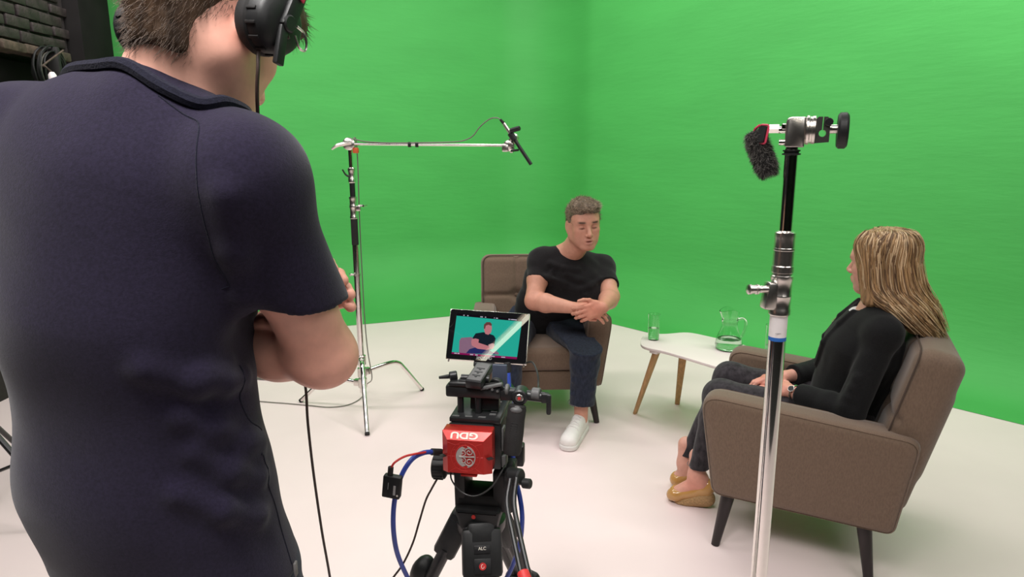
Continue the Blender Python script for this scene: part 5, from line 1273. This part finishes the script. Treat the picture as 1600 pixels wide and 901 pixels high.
# ---------------------------------------------------------------- camera operator, seen from behind
opl = np.array([-.50, .90, 0])
op = thing('person', 'camera operator in navy t-shirt and headphones seen from behind with folded arms', 'person', opl)
oneck = U(240, 122, .90); oshR = U(388, 292, .86); oshL = U(42, 236, .94); opel = U(298, 905, .93)
oelR = U(501, 548, .93); oelL = oshL+np.array([-.035, .10, -.30]); 
owrR = oelR+np.array([-.235, .115, -.020]); owrL = U(392, 548, 1.07)
ohc = np.array([-.402, .955, 1.670]); ohR = frame([.30, .79, -.535], [.22, .48, .85]); ohs = 1.01
B = SDF(); head_sdf(B, ohc, ohR, ohs)
og = lambda x, y, z: ohc+ohR @ (np.array([x, y, z])*ohs)
B.cone(og(-.030, 0, -.045), oneck+np.array([0.012, .02, -.03]), .054, .060, k=.04)
B.cone(og(.015, 0, -.07), oneck+np.array([.03, .06, -.03]), .048, .055, k=.04)
torso_sdf(B, opel, oneck, oshL, oshR, infl=-.035, bend=(-.058, -.005, 0))
arm_sdf(B, oshR, oelR, owrR, r=(.053, .045, .046, .032)); arm_sdf(B, oshL, oelL, owrL, r=(.054, .047, .046, .031))
B.ell(oelR+np.array([.006, -.004, -.012]), (.040, .038, .035), k=.03)
# left hand grips the right upper arm from inside, thumb up, fingertips showing on the outer side
hand_sdf(B, owrL, unit(U(480, 470, 1.04)-owrL), np.array([-.25, .75, .45]), 1, s=1.0, curls=((.25, .30, .35), (.25, .30, .35), (.3, .35, .35), (.35, .4, .4)), thumb=((.25, .75, -.5), (.5, .6, -.55), (.75, .3, -.5)))
hand_sdf(B, owrR, np.array([-.8, .25, .25]), np.array([.2, .8, .3]), -1, s=1.0, curl=(.3, .4, .3))
# heel of the left hand and thumb seen in the gap between torso and arm
B.ell(U(404, 531, .965), (.028, .024, .024), k=.010)
B.cone(U(392, 508, .955), U(414, 501, .935), .0125, .0120, k=.004); B.cone(U(414, 501, .935), U(430, 505, .925), .0118, .0105, k=.004); B.cone(U(394, 524, .955), U(422, 521, .940), .0110, .0100, k=.003)
for i, (px, py) in enumerate(((521, 411), (537, 429), (548, 451), (549, 470))):
    a = U(px-34, py+6, 1.045); b = U(px-8, py, 1.01); c = U(px-1, py+9, .975)
    B.cone(a, b, .0105, .0100, k=.004); B.cone(b, c, .0098, .0085, k=.004)
sdf_obj('body', B, .0042, 'skin', op, skin_colors((.76, .405, .31), ohc, ohR, ohs, stubble=.55, brow=(.09, .06, .035), lips=(.50, .20, .17), red=[(oelR, .05, .5), (U(415, 515, 1.05), .05, .6), (U(525, 440, 1.0), .05, .6), (og(-.02, -.08, -.03), .03, .5)]))
# short hair with longer top
H_ = SDF(); H_.ell(og(-.017, 0, .034), np.array([.101, .081, .092])*ohs, ohR, k=0); H_.ell(og(.040, 0, .092), np.array([.072, .066, .036])*ohs, ohR, k=.03)
H_.cone(og(.085, .03, .075), og(.090, -.04, .072), .022, .022, k=.02)
H_.ell(og(.105, 0, -.045), np.array([.075, .082, .110])*ohs, ohR, k=.006, op='s')
H_.ell(og(.066, 0, -.092), np.array([.070, .12, .078])*ohs, ohR, k=.006, op='s')
H_.cone(og(-.062, 0, -.03), og(-.045, 0, -.072), .044, .036, k=.03, lat=ohR[:, 1], sa=1.2, sb=1.3)
H_.ell(og(-.06, 0, -.142), np.array([.12, .13, .052])*ohs, ohR, k=.010, op='s')
H_.func(lambda P_, d: d+.0016*smooth_noise(4, 90)(P_)+.0010*smooth_noise(9, 200)(P_))
ho = sdf_obj('hair', H_, .0035, 'hair_brown', op)
V_ = np.array([v.co for v in ho.data.vertices]); N_ = np.array([v.normal for v in ho.data.vertices]); rs = np.random.RandomState(2)
ix = rs.choice(len(V_), 9000); q = ((V_[ix]-ohc) @ ohR); top_ = np.clip((q[:, 2]-.03)/.06, 0, 1)
dn = ohR @ np.array([-.25, 0, -1.0])
dd = N_[ix]*.28+dn[None]*(1-top_)[:, None]+(ohR @ np.array([.6, .2, .1]))[None]*top_[:, None]+rs.normal(size=(9000, 3))*.16
strands('hair_strands', V_[ix]-N_[ix]*.003, dd, rs.uniform(.012, .026, 9000), .00042, 'hair_brown', op, seg=3, bend=-N_[ix]*.002)['kind'] = 'stuff'
# t-shirt
T = SDF(); torso_sdf(T, opel+np.array([0, 0, -.04]), oneck+np.array([0, .0, -.028]), oshL, oshR, infl=.008, w=(.188, .168, .158, .166), d=(.135, .122, .124, .098), bend=(-.058, -.012, 0), trap=.050)
T.cone(oneck+np.array([-.09, .01, -.072]), oshL+np.array([.02, 0, -.01]), .046, .062, k=.06); T.ell(oneck+np.array([-.04, -.02, -.17]), (.16, .09, .14), k=.06)
for sh, el, cut in ((oshR, oelR, .168), (oshL, oelL, .22)):
    sl = SDF(); d = unit(el-sh); sl.cone(sh-d*.015, el+d*.02, .070, .066, k=.03, lat=unit(np.cross(d, [0, 1, 0])), sa=1.0, sb=.92)
    cn = unit([-.03, .1, -1]) if sh is oshR else d
    sl.plane(sh+d*cut, cn, .003); T.sub(sl, .035)
FQ = []
for pts in (((362, 300, .80), (375, 380, .82), (385, 450, .84), (380, 490, .86)), ((280, 640, .82), (330, 665, .83), (380, 690, .86), (420, 690, .88)), ((280, 760, .82), (340, 790, .83), (400, 805, .86)), ((300, 575, .83), (345, 590, .84), (380, 580, .87)), ((300, 700, .82), (350, 735, .84), (400, 745, .87)), ((230, 560, .80), (300, 585, .82), (350, 550, .86))):
    FQ.append([on_surface(T, U(*p), off=-.004) for p in pts])
for q in FQ:
    for a, b in zip(q[:-1], q[1:]): T.cone(a, b, .0065, .006, k=.030)
T.ell(U(428, 528, .885), (.045, .08, .042), k=.035, op='s')
nA, nB_ = smooth_noise(51, 16), smooth_noise(52, 45)
T.func(lambda P_, d: d+.0045*nA(P_*np.array([1, 1, 1.6]))+.0013*nB_(P_))
T.plane(U(440, 893, .90), [-.12, .1, -1], .003)
T.ell(oneck+np.array([.018, .040, .030]), (.078, .085, .055), frame([.3, .9, .1], [-.1, .3, 1]), k=.006, op='s')
sh_o = sdf_obj('t_shirt', T, .0060, 'navy_jersey', op)
# collar ribbing and stitched seams laid on the shirt surface
colr = [on_surface(T, U(*p), off=.003) for p in ((96, 92, .95), (103, 86, .90), (140, 82, .86), (190, 88, .84), (250, 115, .82), (310, 148, .83), (350, 172, .86), (378, 188, .90), (390, 195, .95))]
MB().tube(colr, [.006, .008, .009, .009, .009, .008, .007], 8, 6).build('collar', 'navy_rib', sh_o)
def seam(pts, name='seam'):
    P_ = catmull([U(*p) for p in pts], 5); MB().tube([on_surface(T, p, off=.0002) for p in P_], .0011, 5, 1).build(name, 'navy_rib', sh_o)
seam(((245, 138, .82), (285, 175, .82), (318, 205, .82), (328, 240, .81), (332, 300, .80), (345, 380, .82), (372, 440, .84)))
seam(((360, 575, .86), (362, 620, .86), (378, 660, .87), (400, 705, .88), (405, 745, .88), (425, 800, .90), (440, 860, .90), (442, 880, .90)))
# jeans
J_ = SDF(); hipL = opel+np.array([-.10, .03, -.06]); hipR = opel+np.array([.095, .0, -.06])
J_.cone(opel+np.array([0, 0, .02]), opel+np.array([0, 0, -.10]), .132, .128, k=.03, lat=unit(oshL-oshR), sa=1.34, sb=1.36)
for hip, s in ((hipL, -1), (hipR, 1)):
    leg_sdf(J_, hip+np.array([0, 0, -.05]), np.array([hip[0]+s*.02, hip[1]+.02, .48]), np.array([hip[0]+s*.03, hip[1], .05]), r=(.098, .075, .07, .062))
J_.func(lambda P_, d: d+.003*nA(P_*1.5))
J_.plane([0, 0, .035], [0, 0, -1], .002); J_.plane(opel+np.array([0, 0, .055]), [0, 0, 1], .003)
je = sdf_obj('jeans', J_, .0075, 'blue_denim', op)
MB().box(U(462, 888, .905), (.004, .010, .022), bev=.001).build('belt_loop', 'denim_thread', je)
for hip, s in ((hipL, -1), (hipR, 1)): sneaker('shoe', np.array([hip[0]+s*.03, hip[1]-.01, 0]), np.array([hip[0]+s*.05, hip[1]+.19, 0]), op)
# headphones
hp = thing('headphones', 'black closed-back headphones worn by the camera operator', 'headphones', og(0, 0, -.05))
for s in (1, -1):
    c = og(-.004, s*.094, -.010); ax = ohR @ unit(np.array([.02, s, -.06])); Rc = basis(ohR[:, 2], ax)
    m_ = MB(); m_.lathe([(.024, -.012), (.036, -.012), (.041, -.004), (.041, .006), (.037, .010), (.030, .011)], c, Rc, 28); cu = m_.build('ear_cushion', 'black_rubber', hp)
    m_ = MB(); m_.lathe([(.034, .006), (.039, .010), (.039, .026), (.036, .032), (.030, .036), (.012, .038)], c, Rc, 28); cp_ = m_.build('ear_cup', 'black_plastic', hp)
    for i in range(28):
        a = 2*PI*i/28; e = Rc @ np.array([math.cos(a), math.sin(a), 0]); MB().box(c+e*.0392+ax*.016, (.003, .004, .015), basis(e, ax), bev=.0008).build('cup_rib', 'black_rubber', cp_) if i % 2 == 0 else None
    m_ = MB(); m_.box(c+ax*.040+ohR @ np.array([0, 0, .03]), (.022, .010, .075), np.stack([ohR[:, 0], ax, ohR[:, 2]], 1), bev=.003); m_.cyl(c+ax*.036, c+ax*.046, .011, n=16, bev=.002); yk = m_.build('yoke', 'black_plastic', hp)
    if s < 0:
        m_ = MB(); m_.tube([c+ax*.046+ohR @ np.array(p) for p in ((.010, 0, .004), (.024, 0, .006), (.034, 0, -.002), (.036, 0, -.012), (.026, 0, -.016), (.012, 0, -.008))], .0016, 6, 4); m_.build('wire_loop', 'satin_metal', yk)
        m_ = MB(); m_.box(c+ax*.047+ohR @ np.array([.0, 0, .042]), (.010, .003, .012), np.stack([ohR[:, 0], ax, ohR[:, 2]], 1), bev=.001); m_.build('red_mark', 'pink_silicone', yk)
        m_ = MB(); m_.box(c+ax*.038+ohR @ np.array([.004, 0, -.030]), (.014, .008, .050), np.stack([ohR @ unit([1, 0, .3]), ax, ohR @ unit([-.3, 0, 1])], 1), bev=.002); m_.build('cable_exit', 'black_plastic', yk)
        cexit = c+ax*.040+ohR @ np.array([.010, 0, -.012])
m_ = MB()
pts = [og(-.006, .098*math.cos(a)*1.06, .012+.118*math.sin(a)) for a in np.linspace(.05, PI-.05, 16)]
m_.tube(pts, .0095, 8, 2); m_.build('headband', 'black_plastic', hp)
tag(MB().tube([cexit, U(409, 70, .895), U(403, 110, .885), U(402, 160, .895), U(407, 206, .93), U(425, 260, 1.0), U(440, 350, 1.05), U(455, 450, 1.10), U(470, 560, 1.12), U(478, 610, 1.12), U(481, 660, 1.12), U(490, 740, 1.13), U(503, 830, 1.15), U(516, 905, 1.17), U(525, 980, 1.20)], .0024, 8, 6).build('headphone_cable', 'brown_cable'), 'headphone cable hanging from the right ear cup past the folded arms', 'cable')
# ---------------------------------------------------------------- black light stand at the far left edge
lsb = np.array([-2.28, 2.62, 0])
ls = thing('light_stand', 'black light stand legs behind the operator at the far left edge', 'stand', lsb)
m_ = MB(); m_.cyl(lsb+[0, 0, .12], lsb+[0, 0, 2.2], .016, n=16); m_.build('column', 'black_metal', ls)
for i, a in enumerate((-15, 105, 225)):
    u = np.array([math.cos(math.radians(a)), math.sin(math.radians(a)), 0]); ft = lsb+u*.52+np.array([0, 0, .012])
    lg = MB().tube([lsb+u*.025+[0, 0, .52], ft], .0115, 10, 1).build('leg', 'black_metal', ls)
    MB().tube([lsb+u*.02+[0, 0, .15], lsb+u*.28+[0, 0, .262]], .007, 8, 1).build('brace', 'black_metal', lg)
    MB().cyl(ft-unit(ft-lsb-[0, 0, .52])*.03, ft, .015, n=12).build('rubber_foot', 'black_rubber', lg)
m_ = MB(); m_.cyl(lsb+[0, 0, .48], lsb+[0, 0, .56], .028, n=16, bev=.004); m_.cyl(lsb+[0, 0, .12], lsb+[0, 0, .17], .025, n=16, bev=.004); m_.build('leg_collar', 'black_plastic', ls)
m_ = MB(); knob_T(m_, lsb+[.025, -.01, .52], [1, -.4, 0], .06); m_.build('lock_knob', 'grey_plastic', ls)
# ceiling tube lamp over the operator side (seen mirrored in the monitor)
tl_ = thing('tube_lamp', 'ceiling tube lamp reflected as pale diagonal streak in the monitor', 'lamp', (ta+tb_)/2)
ext = unit(tb_-ta)
mat('lamp_tube', (.9, .9, .85), .4, emit=((1.0, .95, .74), 22.0))
MB().cyl(ta-ext*.0, tb_+ext*.0, .019, n=14).build('tube', 'lamp_tube', tl_)
MB().box((ta+tb_)/2+np.array([0, 0, .05]), (np.linalg.norm(tb_-ta)+.06, .09, .04), basis(ext, [0, 0, 1]), bev=.006).build('fixture', 'white_laminate', tl_)
